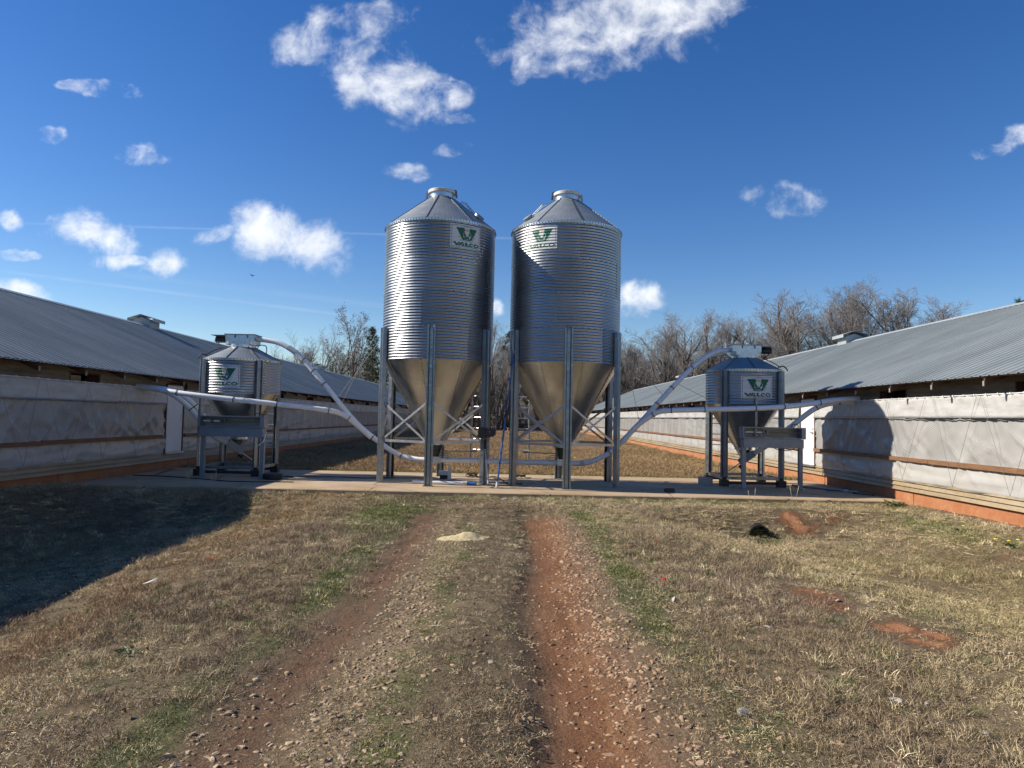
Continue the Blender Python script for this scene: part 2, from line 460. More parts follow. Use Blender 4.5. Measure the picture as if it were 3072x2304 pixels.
def curtain_mats():
    # poly sheet: milky film over wire mesh, greyer where only the mesh is behind it
    m, t, b = material('curtain_film')
    pos = t.n('ShaderNodeNewGeometry').outputs['Position']
    sep = t.n('ShaderNodeSeparateXYZ'); t.l(pos, sep.inputs[0])
    # bays: the dark house shows through between the studs
    ph = t.m('ADD', t.m('MULTIPLY', sep.outputs[1], 2 * math.pi / 1.5), t.m('MULTIPLY', t.noise(pos, 0.5, 2), 3.0))
    stud = t.mr(t.m('COSINE', ph), 0.2, 1.0)
    mp = t.n('ShaderNodeMapping'); t.l(pos, mp.inputs[0]); mp.inputs['Scale'].default_value = (0, 0.22, 0.5)
    bay = t.noise(mp.outputs[0], 1.0, 2, 0.5)
    low = t.mr(sep.outputs[2], 0.80, 1.0)
    thin = t.m('MULTIPLY', t.m('MULTIPLY', t.mr(bay, 0.30, 0.55, 0.45, 1.0), low), t.m('SUBTRACT', 1.0, t.m('MULTIPLY', stud, 0.45)))
    c = t.mix(thin, (0.42, 0.405, 0.375, 1), (0.185, 0.178, 0.165, 1))
    # staggered bubbles of the insulating film
    wv = t.noise(pos, 1.3, 2)
    yy = t.m('ADD', sep.outputs[1], t.m('MULTIPLY', wv, 0.12)); zz = t.m('ADD', sep.outputs[2], t.m('MULTIPLY', wv, 0.09))
    cs = t.m('MULTIPLY', t.m('COSINE', t.m('MULTIPLY', yy, math.pi / 0.034)), t.m('COSINE', t.m('MULTIPLY', zz, math.pi / 0.022)))
    dots = t.m('MULTIPLY', t.mr(cs, -0.1, 0.35), t.m('MULTIPLY', thin, 0.7))
    c = t.mix(dots, c, (0.52, 0.515, 0.50, 1))
    dirt = t.noise(pos, 2.2, 5, 0.6)
    c = t.mix(t.m('MULTIPLY', t.mr(dirt, 0.55, 0.8, 0, 0.4), t.mr(sep.outputs[2], 0.9, 0.45)), c, (0.33, 0.28, 0.21, 1))
    P(b, col=c, rough=0.3, spec=0.45)
    fine = t.n('ShaderNodeMapping'); t.l(pos, fine.inputs[0]); fine.inputs['Scale'].default_value = (0, 7.0, 2.0); fine.inputs['Rotation'].default_value = (0.35, 0, 0)
    bp = t.n('ShaderNodeBump'); bp.inputs['Strength'].default_value = 0.35; bp.inputs['Distance'].default_value = 0.02
    t.l(t.noise(fine.outputs[0], 1.5, 4, 0.6, 0.6), bp.inputs['Height']); t.l(bp.outputs[0], b.inputs['Normal'])
    m, t, b = material('curtain_flap')
    pos = t.n('ShaderNodeNewGeometry').outputs['Position']
    mp = t.n('ShaderNodeMapping'); t.l(pos, mp.inputs[0]); mp.inputs['Scale'].default_value = (0, 1.0, 4.0)
    n = t.noise(mp.outputs[0], 1.5, 7, 0.68, 0.5)
    c = t.ramp(n, [(0.3, (0.34, 0.325, 0.30)), (0.5, (0.45, 0.44, 0.42)), (0.72, (0.52, 0.52, 0.51))])
    P(b, col=c, rough=0.42)
    bp = t.n('ShaderNodeBump'); bp.inputs['Strength'].default_value = 0.3; bp.inputs['Distance'].default_value = 0.02
    t.l(n, bp.inputs['Height']); t.l(bp.outputs[0], b.inputs['Normal'])
curtain_mats()

def pad_mat():
    m, t, b = material('pad_concrete')
    pos = t.n('ShaderNodeNewGeometry').outputs['Position']
    n = t.noise(pos, 0.8, 8, 0.65, 0.3); n2 = t.noise(pos, 18, 6, 0.6)
    c = t.ramp(t.m('ADD', t.m('MULTIPLY', n, 0.7), t.m('MULTIPLY', n2, 0.3)), [(0.3, (0.22, 0.15, 0.085)), (0.48, (0.42, 0.30, 0.175)), (0.7, (0.52, 0.39, 0.25))])
    vo = t.n('ShaderNodeTexVoronoi', feature='DISTANCE_TO_EDGE'); t.l(pos, vo.inputs['Vector']); vo.inputs['Scale'].default_value = 0.35
    wob = t.noise(pos, 3, 4)
    cr = t.mr(t.m('ADD', vo.outputs['Distance'], t.m('MULTIPLY', wob, 0.02)), 0.010, 0.016)
    c = t.mix(cr, (0.10, 0.08, 0.06, 1), c)
    P(b, col=c, rough=0.85)
    bp = t.n('ShaderNodeBump'); bp.inputs['Strength'].default_value = 0.25; bp.inputs['Distance'].default_value = 0.01
    t.l(n2, bp.inputs['Height']); t.l(bp.outputs[0], b.inputs['Normal'])
pad_mat()

def ground_mat():
    m, t, b = material('ground_soil')
    pos = t.n('ShaderNodeNewGeometry').outputs['Position']
    def att(nm):
        a = t.n('ShaderNodeAttribute'); a.attribute_name = nm; return a.outputs['Fac']
    sx_ = t.n('ShaderNodeSeparateXYZ'); t.l(pos, sx_.inputs[0]); sepx = sx_.outputs[0]
    clay, green, stony = att('clay'), att('green'), att('stony')
    n1 = t.noise(pos, 1.1, 8, 0.65, 0.3); n2 = t.noise(pos, 9, 8, 0.7); n3 = t.noise(pos, 45, 5, 0.65)
    mixn = t.m('ADD', t.m('MULTIPLY', n1, 0.35), t.m('ADD', t.m('MULTIPLY', n2, 0.35), t.m('MULTIPLY', n3, 0.3)))
    thatch = t.ramp(mixn, [(0.32, (0.05, 0.037, 0.022)), (0.46, (0.13, 0.097, 0.055)), (0.58, (0.23, 0.175, 0.10)), (0.72, (0.36, 0.285, 0.17))])
    grn = t.ramp(mixn, [(0.35, (0.045, 0.050, 0.018)), (0.65, (0.13, 0.135, 0.05))])
    smp = t.n('ShaderNodeMapping'); t.l(pos, smp.inputs[0]); smp.inputs['Scale'].default_value = (14, 0.9, 1)
    stk = t.noise(smp.outputs[0], 1.0, 6, 0.65, 0.6)
    cmix = t.m('ADD', t.m('MULTIPLY', mixn, 0.65), t.m('MULTIPLY', stk, 0.35))
    red = t.ramp(cmix, [(0.36, (0.10, 0.046, 0.022)), (0.5, (0.19, 0.090, 0.042)), (0.66, (0.33, 0.18, 0.092))])
    brn = t.ramp(cmix, [(0.36, (0.075, 0.046, 0.028)), (0.5, (0.140, 0.086, 0.052)), (0.66, (0.23, 0.155, 0.098))])
    cly = t.mix(t.mr(clay, 0.60, 0.92), brn, red)
    fresh = t.ramp(cmix, [(0.36, (0.24, 0.10, 0.045)), (0.5, (0.36, 0.165, 0.08)), (0.66, (0.46, 0.25, 0.14))])
    cly = t.mix(t.mr(clay, 0.98, 1.15), cly, fresh)
    stn = t.ramp(n3, [(0.4, (0.17, 0.11, 0.062)), (0.6, (0.40, 0.29, 0.18))])
    c = t.mix(t.mr(t.m('ADD', green, t.m('MULTIPLY', t.m('SUBTRACT', n2, 0.5), 0.9)), 0.35, 0.65), thatch, grn)
    c = t.mix(t.mr(t.m('ADD', clay, t.m('MULTIPLY', t.m('ADD', t.m('SUBTRACT', n2, 0.5), t.m('SUBTRACT', n1, 0.5)), 1.0)), 0.28, 0.72), c, cly)
    c = t.mix(t.m('MULTIPLY', t.mr(t.m('ADD', stony, t.m('MULTIPLY', t.m('SUBTRACT', n3, 0.5), 1.6)), 0.55, 0.75), t.mr(sepx, 0.5, 0.1, 0.12, 0.75)), c, stn)
    P(b, col=c, rough=0.95, spec=0.2)
    bp = t.n('ShaderNodeBump'); bp.inputs['Strength'].default_value = 0.9; bp.inputs['Distance'].default_value = 0.03
    t.l(t.m('ADD', n2, t.m('MULTIPLY', n3, 0.6)), bp.inputs['Height']); t.l(bp.outputs[0], b.inputs['Normal'])
ground_mat()

def grass_mat(name):
    m, t, b = material(name)
    a = t.n('ShaderNodeAttribute'); a.attribute_type = 'INSTANCER'; a.attribute_name = 'gcol'
    pos = t.n('ShaderNodeNewGeometry').outputs['Position']
    n = t.noise(pos, 60, 3, 0.6)
    sc = t.vm('SCALE', a.outputs['Color']); t.l(t.mr(n, 0.33, 0.67, 0.35, 2.0), sc.inputs[3])
    P(b, col=sc.outputs[0], rough=0.75, spec=0.25)
grass_mat('grass_blade')

def stone_mat():
    m, t, b = material('stone')
    pos = t.n('ShaderNodeNewGeometry').outputs['Position']
    oi = t.n('ShaderNodeObjectInfo').outputs['Random']
    n = t.noise(pos, 24, 3, 0.6); n2 = t.noise(pos, 90, 4, 0.6)
    sxx = t.n('ShaderNodeSeparateXYZ'); t.l(pos, sxx.inputs[0])
    k = t.m('ADD', t.m('MULTIPLY', n, 0.6), t.m('ADD', t.m('MULTIPLY', n2, 0.25), t.m('MULTIPLY', oi, 0.15)))
    c = t.ramp(k, [(0.30, (0.16, 0.105, 0.065)), (0.46, (0.33, 0.235, 0.145)), (0.68, (0.56, 0.45, 0.315))])
    c = t.mix(t.m('MULTIPLY', t.mr(sxx.outputs[0], 0.0, 0.4), t.mr(n, 0.35, 0.65, 0.55, 0.1)), c, (0.36, 0.20, 0.115, 1))
    P(b, col=c, rough=0.9, spec=0.25)
    bp = t.n('ShaderNodeBump'); bp.inputs['Strength'].default_value = 0.5; bp.inputs['Distance'].default_value = 0.006
    t.l(n2, bp.inputs['Height']); t.l(bp.outputs[0], b.inputs['Normal'])
stone_mat()
simple('pale_stone', (0.34, 0.31, 0.27), (0.50, 0.47, 0.42), 0.9, 0, 20, 0.3, 60)

# ------------------------------------------------------------------ terrain
XL, XR = -9.47, 8.45          # wall planes of the two poultry houses
Y0, Y1 = -15.0, 84.0          # their ends
PAD = (-9.40, 8.38, 15.15, 20.15)

def terrain(x, y):
    x = np.asarray(x, dtype=float); y = np.asarray(y, dtype=float)
    z = np.full(np.broadcast(x, y).shape, -0.07)
    fl = 1 - ss(13.0, 15.0, y) * (y < 17.5) - (y >= 17.5)
    fr = 1 - ss(12.95, 14.0, y) * (y < 17.5) - (y >= 17.5)
    inx = (x > XL - 1) & (x < XR + 1)
    z = z - fl * (0.50 * ss(2.0, 6.8, -x) - 0.58 * ss(7.4, 9.3, -x)) * inx
    z = z - fr * (0.44 * ss(0, 1, (x + 0.35 * np.exp(-((y - 13) / 1.5) ** 2) - 2.2 - 1.4 * (1 - ss(7.5, 10.5, y))) / 2.5) - 0.46 * ss(5.6, 8.3, x)) * inx
    z = z - fr * 0.12 * np.exp(-((x - 4.62) / 0.28) ** 2 - ((y - 12.75) / 0.45) ** 2)
    z = z - 0.16 * np.exp(-((x + 4.6) / 1.3) ** 2 - ((y - 5.2) / 2.6) ** 2)
    bank = np.exp(-((x - 2.9) / 0.5) ** 2) * (1 - ss(8, 10, y)) * (y > 0)
    z = z + 0.10 * np.exp(-((x - XL) / 0.7) ** 2) + 0.03 * np.exp(-((x - XR) / 0.6) ** 2)
    rut = (1 - ss(12.6, 14.2, y)) * (y > -8)
    z = z - rut * (0.035 * np.exp(-((x + 1.27) / 0.24) ** 2) + 0.075 * ss(-0.02, 0.26, x + 0.22 * (fbm(x * 0, y * 0.8, 15) - .5)) * (1 - ss(0.4, 1.05, x)))
    z = z + rut * 0.03 * np.exp(-((x + 0.35) / 0.35) ** 2)
    z = z + 0.5 * np.exp(-((y - 54) / 9) ** 2 - ((x + 0.5) / 5.5) ** 2)
    near = np.exp(-((y - 8) / 25) ** 2)
    z = z + near * (0.05 * (fbm(x * 0.9, y * 0.9, 3) - 0.5) + 0.022 * (fbm(x * 5, y * 5, 5) - 0.5))
    # bare ground scraped flat under the slab and the houses
    under = ss(14.7, 15.1, y) * (1 - ss(20.2, 20.6, y)) * inx
    z = z * (1 - under) + (-0.085) * under
    far = ss(110, 260, np.hypot(x, y - 20))
    z = z + far * 3.0 * (fbm(x * 0.008, y * 0.008, 9) - 0.3)
    return z

def blob(x, y, cx, cy, rx, ry):
    return np.exp(-((x - cx) / rx) ** 2 - ((y - cy) / ry) ** 2)

def masks(x, y):
    x = np.asarray(x, dtype=float); y = np.asarray(y, dtype=float)
    n = fbm(x * 1.3, y * 1.3, 21); n2 = fbm(x * 4, y * 4, 31)
    wob = 0.25 * (fbm(x * 0.7, y * 0.7, 41) - 0.5)
    rut = (1 - ss(12.0, 13.9, y + 1.2 * (n - .5)))
    lr = np.exp(-(np.abs(x + 1.33 + wob) / 0.38) ** 2.2) * rut
    rr = np.exp(-(np.abs(x - 0.54 + wob * 0.9) / 0.50) ** 2.2) * rut
    clay = np.maximum(0.70 * lr, 0.95 * rr)
    for (cx, cy, rx, ry, a) in ((5.45, 13.5, .38, .35, 1.5), (6.1, 13.6, .7, .25, .75), (3.05, 7.0, .30, .6, 1.15), (3.3, 5.85, .36, .40, 1.45), (-3.55, 9.1, .42, .28, 1.0),
                                (3.1, 7.6, .15, .4, .6), (7.0, 10.2, .5, .4, .55), (5.2, 9.5, .6, .3, .35), (6.6, 8.0, .6, .25, .35), (-0.9, 44.5, .9, .6, .5)):
        clay = np.maximum(clay, a * blob(x, y, cx, cy, rx, ry) * (2.6 * n2 - 0.35))
    clay = np.maximum(clay, 0.8 * np.exp(-((x - XR) / 0.25) ** 2) * (y < 15))
    clay = np.maximum(clay, 0.5 * np.exp(-((x - XL) / 0.25) ** 2))
    green = 0.62 * ss(0.50, 0.72, n) * ss(1.0, 0.2, np.abs(np.abs(x + .4) - 2.0))
    green = np.maximum(green, 1.15 * blob(x, y, -1.95, 12.0, .8, 2.4))
    green = np.maximum(green, 0.8 * np.exp(-((y - 14.75) / .35) ** 2) * (x > -3.2) * (x < 5.5))
    green = np.maximum(green, (0.36 + .8 * n) * np.exp(-((x - 1.28 + wob) / .26) ** 2) * (1 - ss(12.5, 14, y)) * ss(2, 7, y))
    green = np.maximum(green, (0.28 + .85 * n) * np.exp(-((x + 1.78 + wob) / .28) ** 2) * (1 - ss(12.5, 14, y)))
    green = np.maximum(green, (0.15 + .8 * n2) * np.exp(-((x + .62 + wob) / .3) ** 2) * (1 - ss(11, 13, y)))
    green = np.maximum(green, 0.6 * blob(x, y, 1.5, 13.6, 1.0, .7))
    green = np.maximum(green, 0.65 * blob(x, y, -.75, 9.0, .3, 2.4))
    green = np.maximum(green, 0.6 * blob(x, y, 1.35, 3.9, .35, .7))
    green = np.maximum(green, 0.6 * blob(x, y, 4.6, 13.0, .9, .45))
    green = np.maximum(green, 0.7 * blob(x, y, 7.5, 12.5, .7, 2.4))
    green = np.maximum(green, 0.35 * blob(x, y, -3.6, 11.5, 1.2, 2.2))
    green = np.maximum(green, 0.7 * np.exp(-((y - 20.6) / .4) ** 2) * (np.abs(x) < 9))
    green = np.maximum(green, 0.5 * np.exp(-((x - 7.6) / .5) ** 2) * (y > 20) * (y < 60))
    stony = 0.80 * np.exp(-(np.abs(x + 0.80 + wob) / 0.40) ** 2.0) * (.55 + .7 * n) * (1 - ss(10.5, 13, y))
    stony = np.maximum(stony, 0.80 * np.exp(-(np.abs(x - 0.82 + wob * .6) / 0.34) ** 2.4) * (1 - ss(11.5, 13.3, y)))
    stony = np.maximum(stony, 0.35 * np.exp(-(np.abs(x - 0.45) / 0.35) ** 2) * (1 - ss(6, 9, y)))
    stony = np.maximum(stony, 0.45 * np.exp(-(np.abs(x + 1.45) / 0.3) ** 2) * (1 - ss(4.2, 6, y)))
    stony = np.maximum(stony, 0.24 * np.exp(-(np.abs(x + 0.15) / 0.5) ** 2) * (1 - ss(4, 6.5, y)))
    stony = np.maximum(stony, 0.22 * np.exp(-(np.abs(x - 1.7) / 0.6) ** 2) * (1 - ss(5.5, 8, y)))
    stony = np.maximum(stony, 0.3 * blob(x, y, -.3, 14.3, .9, .35))
    return clay, green, stony

def grid_coords(segs):
    out = [segs[0][0]]
    for (a, b, st) in segs:
        n = max(1, int(round((b - a) / st))); out += list(np.linspace(a, b, n + 1)[1:])
    return np.array(out)

gx = grid_coords([(-900, -300, 150), (-300, -100, 40), (-100, -30, 10), (-30, -12, 3), (-12, -6, .22), (-6, 5.5, .08), (5.5, 9.5, .2), (9.5, 30, 3), (30, 100, 10), (100, 300, 40), (300, 900, 150)])
gy = grid_coords([(-900, -200, 140), (-200, -40, 20), (-40, -5, 3), (-5, 2.2, .6), (2.2, 9, .08), (9, 15.2, .12), (15.2, 22, .4), (22, 90, 1.5), (90, 200, 10), (200, 400, 40), (400, 1300, 180)])
GX, GY = np.meshgrid(gx, gy)
GZ = terrain(GX, GY)
GV = np.stack([GX.ravel(), GY.ravel(), GZ.ravel()], 1)
nx, ny = len(gx), len(gy)
ii, jj = np.meshgrid(np.arange(nx - 1), np.arange(ny - 1))
q0 = (jj * nx + ii).ravel()
GF = np.stack([q0, q0 + 1, q0 + nx + 1, q0 + nx], 1)
fc = GV[GF].mean(1)
wobx = 0.35 * (fbm(fc[:, 0] * 1.7, fc[:, 1] * 1.7, 77) - 0.5)
in_track = (fc[:, 1] > -12) & (fc[:, 1] < 13.9 + wobx * 2) & (fc[:, 0] > -1.95 + wobx) & (fc[:, 0] < 1.25 + wobx)

def sub_ground(name, sel, label, cat):
    F = GF[sel]; used, inv = np.unique(F.ravel(), return_inverse=True)
    V = GV[used]; me = mesh_np(name, V, inv.reshape(F.shape), MAT['ground_soil'], True)
    c, g, s = masks(V[:, 0], V[:, 1])
    for nm, arr in (('clay', c), ('green', g), ('stony', s)):
        a = me.attributes.new(nm, 'FLOAT', 'POINT'); a.data.foreach_set('value', np.ascontiguousarray(np.clip(arr, 0, 1.2), dtype=np.float32))
    o = link(bpy.data.objects.new(name, me))
    return tag(o, label, cat, kind='structure')
ground = sub_ground('ground', ~in_track, 'rough grassy yard of dormant brown turf between the two long sheds', 'ground')
track = sub_ground('dirt_track', in_track, 'two-rut track of red clay and stones leading to the silos', 'track')

# ------------------------------------------------------------------ concrete pad
def make_pad():
    x0, x1, y0, y1 = PAD
    n = 90; vs = []; fs = []
    prof = lambda i: 0.03 * (vnoise(np.array([i * 0.31]), np.array([0.5]), 4)[0] - 0.5)
    rows = [(0, -0.30), (0, -0.018), (0.018, 0.0)]
    for i in range(n + 1):
        x = x0 + (x1 - x0) * i / n; e = prof(i)
        for (dy, z) in rows: vs.append((x, y0 + e + dy, z))
        vs.append((x, y1 - 0.018, 0.0)); vs.append((x, y1, -0.018)); vs.append((x, y1, -0.3))
    for i in range(n):
        for j in range(5): a = i * 6 + j; fs.append((a, a + 6, a + 7, a + 1))
    o = MB().add(vs, fs).build('concrete_pad', MAT['pad_concrete'])
    tag(o, 'long clay-stained concrete slab under the silos, reaching from shed to shed', 'concrete pad', kind='structure')
    # rear apron strips and thin spill lines of dust are in the material
    return o
make_pad()

# ------------------------------------------------------------------ poultry houses
def make_house(side, label):
    s = side
    W = XR if s > 0 else -XL
    T = thing('poultry_house', label, 'poultry house', (s * W, Y0, 0), 0, None)
    # local coordinates: lx = s*d (d grows into the house), ly = y - Y0, lz = z
    def X(d): return s * d
    def B(m, d0, d1, y0, y1, z0, z1):
        a, b = sorted((X(d0), X(d1))); m.box(a, b, y0 - Y0, y1 - Y0, z0, z1); return m
    # foundation of poured blocks, one for each bay
    f_mesh = B(MB(), 0.03, 0.32, Y0, Y0 + 5.98, -1.1, 0.215).mesh('foundation_block', MAT['foundation_clay'])
    k = 0
    yy = Y0
    while yy < Y1 - 0.1:
        obj('foundation_block', f_mesh, T, (0, yy - Y0, 0.0)); yy += 6.0; k += 1
    if yy > Y1: pass
    # inner wall (studs and mesh behind the film)
    B(MB(), 0.12, 0.16, Y0 + .05, Y1 - .05, 0.2, 2.16).build('inner_wall', MAT['siding_tan'], T)
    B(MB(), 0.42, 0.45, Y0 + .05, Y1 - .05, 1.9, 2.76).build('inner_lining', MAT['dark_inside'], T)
    # lapped siding below the film
    door_y = (19.72, 20.66) if s > 0 else (19.45, 20.42)
    inl = [15.72 + 4.4 * k for k in range(-6, 16) if Y0 + 2 < 15.72 + 4.4 * k < Y1 - 2]
    def board(z0, z1, ya, yb, lean=0.03):
        m = MB()
        poly = [(X(-0.012 - lean), z0), (X(-0.004), z1), (X(0.05), z1), (X(0.05), z0)]
        m.prism(poly, 'y', ya - Y0, yb - Y0)
        return m.build('siding_board', MAT['siding_tan' if z0 < 1 else 'siding_eave_shade'], T)
    for (z0, z1) in ((0.225, 0.315), (0.318, 0.408), (0.411, 0.50)):
        ya = Y0
        while ya < Y1 - 0.2:
            yb = min(ya + 8.0, Y1)
            board(z0, z1, ya + .004, yb - .004); ya = yb
    # upper siding, cut by the air inlets
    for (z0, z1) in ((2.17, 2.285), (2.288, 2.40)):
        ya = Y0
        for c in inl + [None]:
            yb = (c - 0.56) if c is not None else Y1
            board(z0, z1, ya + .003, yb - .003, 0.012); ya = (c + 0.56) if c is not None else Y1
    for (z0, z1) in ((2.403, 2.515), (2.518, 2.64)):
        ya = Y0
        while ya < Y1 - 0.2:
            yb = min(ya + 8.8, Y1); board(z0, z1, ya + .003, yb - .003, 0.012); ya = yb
    # air inlets: frame and a hinged flap standing ajar inside
    fr = MB()
    for (a, b, c, d_) in ((-0.56, 0.56, 2.372, 2.40), (-0.56, 0.56, 2.172, 2.195), (-0.56, -0.53, 2.195, 2.372), (0.53, 0.56, 2.195, 2.372)):
        q0, q1 = sorted((X(-0.022), X(0.30))); fr.box(q0, q1, a, b, c, d_)
    fr_me = fr.mesh('inlet_frame', MAT['rafter_wood'])
    q0, q1 = sorted((X(0.16), X(0.172)))
    fl = MB(); fl.box(q0, q1, -0.52, 0.12, 2.2, 2.33)
    fl_me = fl.mesh('inlet_flap', MAT['siding_tan'])
    for c in inl:
        if c < 2: continue
        o = obj('inlet_frame', fr_me, T, (0, c - Y0, 0))
        if s < 0: obj('inlet_flap', fl_me, o)
    # curtain film and flap with real folds
    def ycoords(a, b):
        segs = []
        for (p, q, st) in ((Y0, 9, .8), (9, 22, .07), (22, 34, .25), (34, Y1, .8)):
            p2, q2 = max(p, a), min(q, b)
            if q2 - p2 > 0.02: segs.append((p2, q2, min(st, q2 - p2)))
        return grid_coords(segs)
    def sheet(name, mat, a, b, z0, z1, d, amp, seed, nz):
        ys = ycoords(a, b); zs = np.linspace(z0, z1, nz)
        YY, ZZ = np.meshgrid(ys, zs)
        # folds radiating from the cord points every 1.5 m plus slack
        fold = np.zeros_like(YY)
        ph = (YY / 1.5) % 1.0 - 0.5
        fold += np.sin((ph * 22) / (0.25 + (z1 - ZZ) * 0.9 + 0.3)) * 0.5 * np.exp(-((z1 - ZZ) / 0.5)) 
        fold += 1.3 * (np.abs(fbm(YY * 0.9 + ZZ * 0.8, ZZ * 1.6 - YY * 0.3, seed) - 0.5) * 2) ** 0.7
        if z1 - z0 > 1:                               # long creases pulled from the cord points
            rl = random.Random(seed); y = max(a, 8.0)
            while y < min(b, 34):
                for _ in range(3):
                    y0_ = y + rl.uniform(-.1, .1); y1_ = y0_ + rl.choice((-1, 1)) * rl.uniform(.3, 1.5); zt_ = z1 - rl.uniform(0, .5); zb_ = z0 + rl.uniform(0, .6)
                    tt = np.clip((zt_ - ZZ) / (zt_ - zb_), 0, 1); yl = y0_ + (y1_ - y0_) * tt + .12 * np.sin(tt * 3.1) * rl.uniform(-1, 1)
                    fold += rl.uniform(.6, 1.3) * np.exp(-((YY - yl) / .055) ** 2) * np.sin(np.pi * np.clip(tt * .96 + .02, 0, 1)) ** .5
                y += rl.uniform(.5, .9)
            fold += 1.1 * np.exp(-((ZZ - z0 - .16 - .05 * np.sin(YY * 2.1)) / .035) ** 2) * fbm(YY * 1.1, YY * 0, seed + 2)
            fold += 0.8 * np.exp(-((ZZ - z0 - .27 - .06 * np.sin(YY * 1.3 + 1)) / .03) ** 2) * fbm(YY * 1.4, YY * 0, seed + 4)
        dd = d - amp * (fold - 0.8)
        edge = 0.012 * (fbm(YY * 1.2, ZZ * 0 + 3.3, seed + 3) - 0.5) * 4
        Z2 = ZZ + np.where(ZZ <= z0 + 1e-6, edge * 1.2, 0)
        V = np.stack([X(1) * dd.ravel(), YY.ravel() - Y0, Z2.ravel()], 1)
        n = len(ys); i, j = np.meshgrid(np.arange(n - 1), np.arange(nz - 1)); q = (j * n + i).ravel()
        F = np.stack([q, q + 1, q + n + 1, q + n], 1)
        o = obj(name, mesh_np(name, V, F, MAT[mat], True), T)
        md = o.modifiers.new('t', 'SOLIDIFY'); md.thickness = 0.004; md.offset = 0
        return o
    runs = ((Y0 + .1, door_y[0] - .06), (door_y[1] + .06, Y1 - .1))
    for k, (a, b) in enumerate(runs):
        sheet('curtain_film', 'curtain_film', a, b, 0.42, 1.83, -0.035, 0.040, 5 + k * 13 + (40 if s > 0 else 0), 26)
        sheet('curtain_flap', 'curtain_flap', a, b, 1.775, 2.175, -0.075, 0.022, 105 + k * 13 + (40 if s > 0 else 0), 9)
        m = MB(); m.tube([(X(-0.10), a - Y0, 1.775), (X(-0.10), b - Y0, 1.775)], 0.012, 6); m.build('hem_rod', MAT['galv_brace'], T)
        m = MB(); m.tube([(X(-0.075), a - Y0, 2.185), (X(-0.075), b - Y0, 2.185)], 0.009, 6); m.build('top_rope', MAT['white_pvc'], T)
        # brown boards nailed over the film
        ya = a
        while ya < b - 0.1:
            yb = min(ya + 4.86, b)
            mm = B(MB(), -0.098, -0.06, ya + .006, yb - .006, 0.852 + random.uniform(-.008, .008), 0.938 + random.uniform(-.008, .008)); mm.build('batten', MAT['board_brown'], T); ya = yb
    # hooks along the rope
    hk = MB()
    y = 6.0
    while y < 50:
        q0, q1 = sorted((X(-0.10), X(-0.03))); hk.box(q0, q1, y - Y0 - .009, y - Y0 + .009, 2.17, 2.203); y += 0.31
    tag(hk.build('hooks', MAT['white_pvc'], T), kind='stuff')
    # zig-zag cords holding the film
    y = 8.25
    i = 0
    while y < 46:
        if not (door_y[0] - 1.0 < y < door_y[1] + 0.2):
            m = MB(); j1, j2 = random.uniform(-.22, .22), random.uniform(-.16, .16)
            m.tube([(X(-.115), y - Y0 + j1 * .5, 2.16), (X(-.125), y - Y0 + .74 + j1, 0.47), (X(-.115), y - Y0 + 1.42 + j2, 2.16)], 0.0034, 4)
            m.build('cord', MAT['cord_grey'], T)
        y += 1.5; i += 1
    # door with frame and handle
    m = MB()
    for (a, b, c, d_) in ((door_y[0] - .05, door_y[0], 0.40, 2.30), (door_y[1], door_y[1] + .05, 0.40, 2.30), (door_y[0] - .05, door_y[1] + .05, 2.30, 2.34)):
        q0, q1 = sorted((X(-0.05), X(0.1))); m.box(q0, q1, a - Y0, b - Y0, c, d_)
    m.build('door_frame', MAT['rafter_wood'], T)
    q0, q1 = sorted((X(-0.03), X(0.02)))
    m = MB(); m.box(q0, q1, door_y[0] + .005 - Y0, door_y[1] - .005 - Y0, 0.46, 2.295)
    door = m.build('door', MAT['white_paint'], T)
    m = MB(); hy = door_y[0] + .1 - Y0 if s > 0 else door_y[1] - .1 - Y0
    m.tube([(X(-.03), hy, 1.36), (X(-.075), hy, 1.36)], 0.012, 6); m.bar((X(-.075), hy - .01, 1.36), (X(-.075), hy + (.1 if s > 0 else -.1), 1.36), .018, .02); m.tube([(X(-.03), hy, 1.46), (X(-.045), hy, 1.46)], .02, 8)
    m.build('door_handle', MAT['galv_brace'], door)
    m = MB(); B(m, -0.10, -0.02, door_y[0] - .04, door_y[1] + .04, 0.41, 0.455); m.build('door_sill', MAT['galv_brace'], T)
    # rafter tails
    RISE = 2.7 / 6.5; OV = 0.45
    zr = lambda d: 2.47 + (d + OV) * RISE        # underside of the roof sheets
    tail = MB().prism([(X(-OV + .03), zr(-OV) - .16), (X(-OV + .03), zr(-OV + .03) - .045), (X(0.1), zr(0.1) - .045), (X(0.1), zr(.1) - .17)], 'y', -0.02, 0.02).mesh('rafter_tail', MAT['rafter_wood'])
    cap = MB().prism([(X(-OV + .028), zr(-OV) - .165), (X(-OV + .028), zr(-OV + .03) - .09), (X(-OV + .010), zr(-OV + .03) - .09), (X(-OV + .010), zr(-OV) - .165)], 'y', -0.021, 0.021).mesh('rafter_end', MAT['copper_tan'])
    y = Y0 + 0.6 - (0.1 if s > 0 else 0.0)
    y = 12.05 - 1.5 * 4
    while y < 60:
        o = obj('rafter_tail', tail, T, (0, y - Y0, 0)); 
        obj('rafter_end', cap, o); y += 1.5
    m = MB()
    q0, q1 = sorted((X(-OV + .05), X(-OV + .14))); m.box(q0, q1, 0.02, Y1 - Y0 - .02, zr(-OV + .1) - .05, zr(-OV + .1) - .012); m.build('eave_purlin', MAT['rafter_wood'], T)
    # roof: ribbed sheets, each its own piece
    roof = bpy.data.objects.new('roof', None); link(roof, T)
    dE, dR = -OV, 6.05
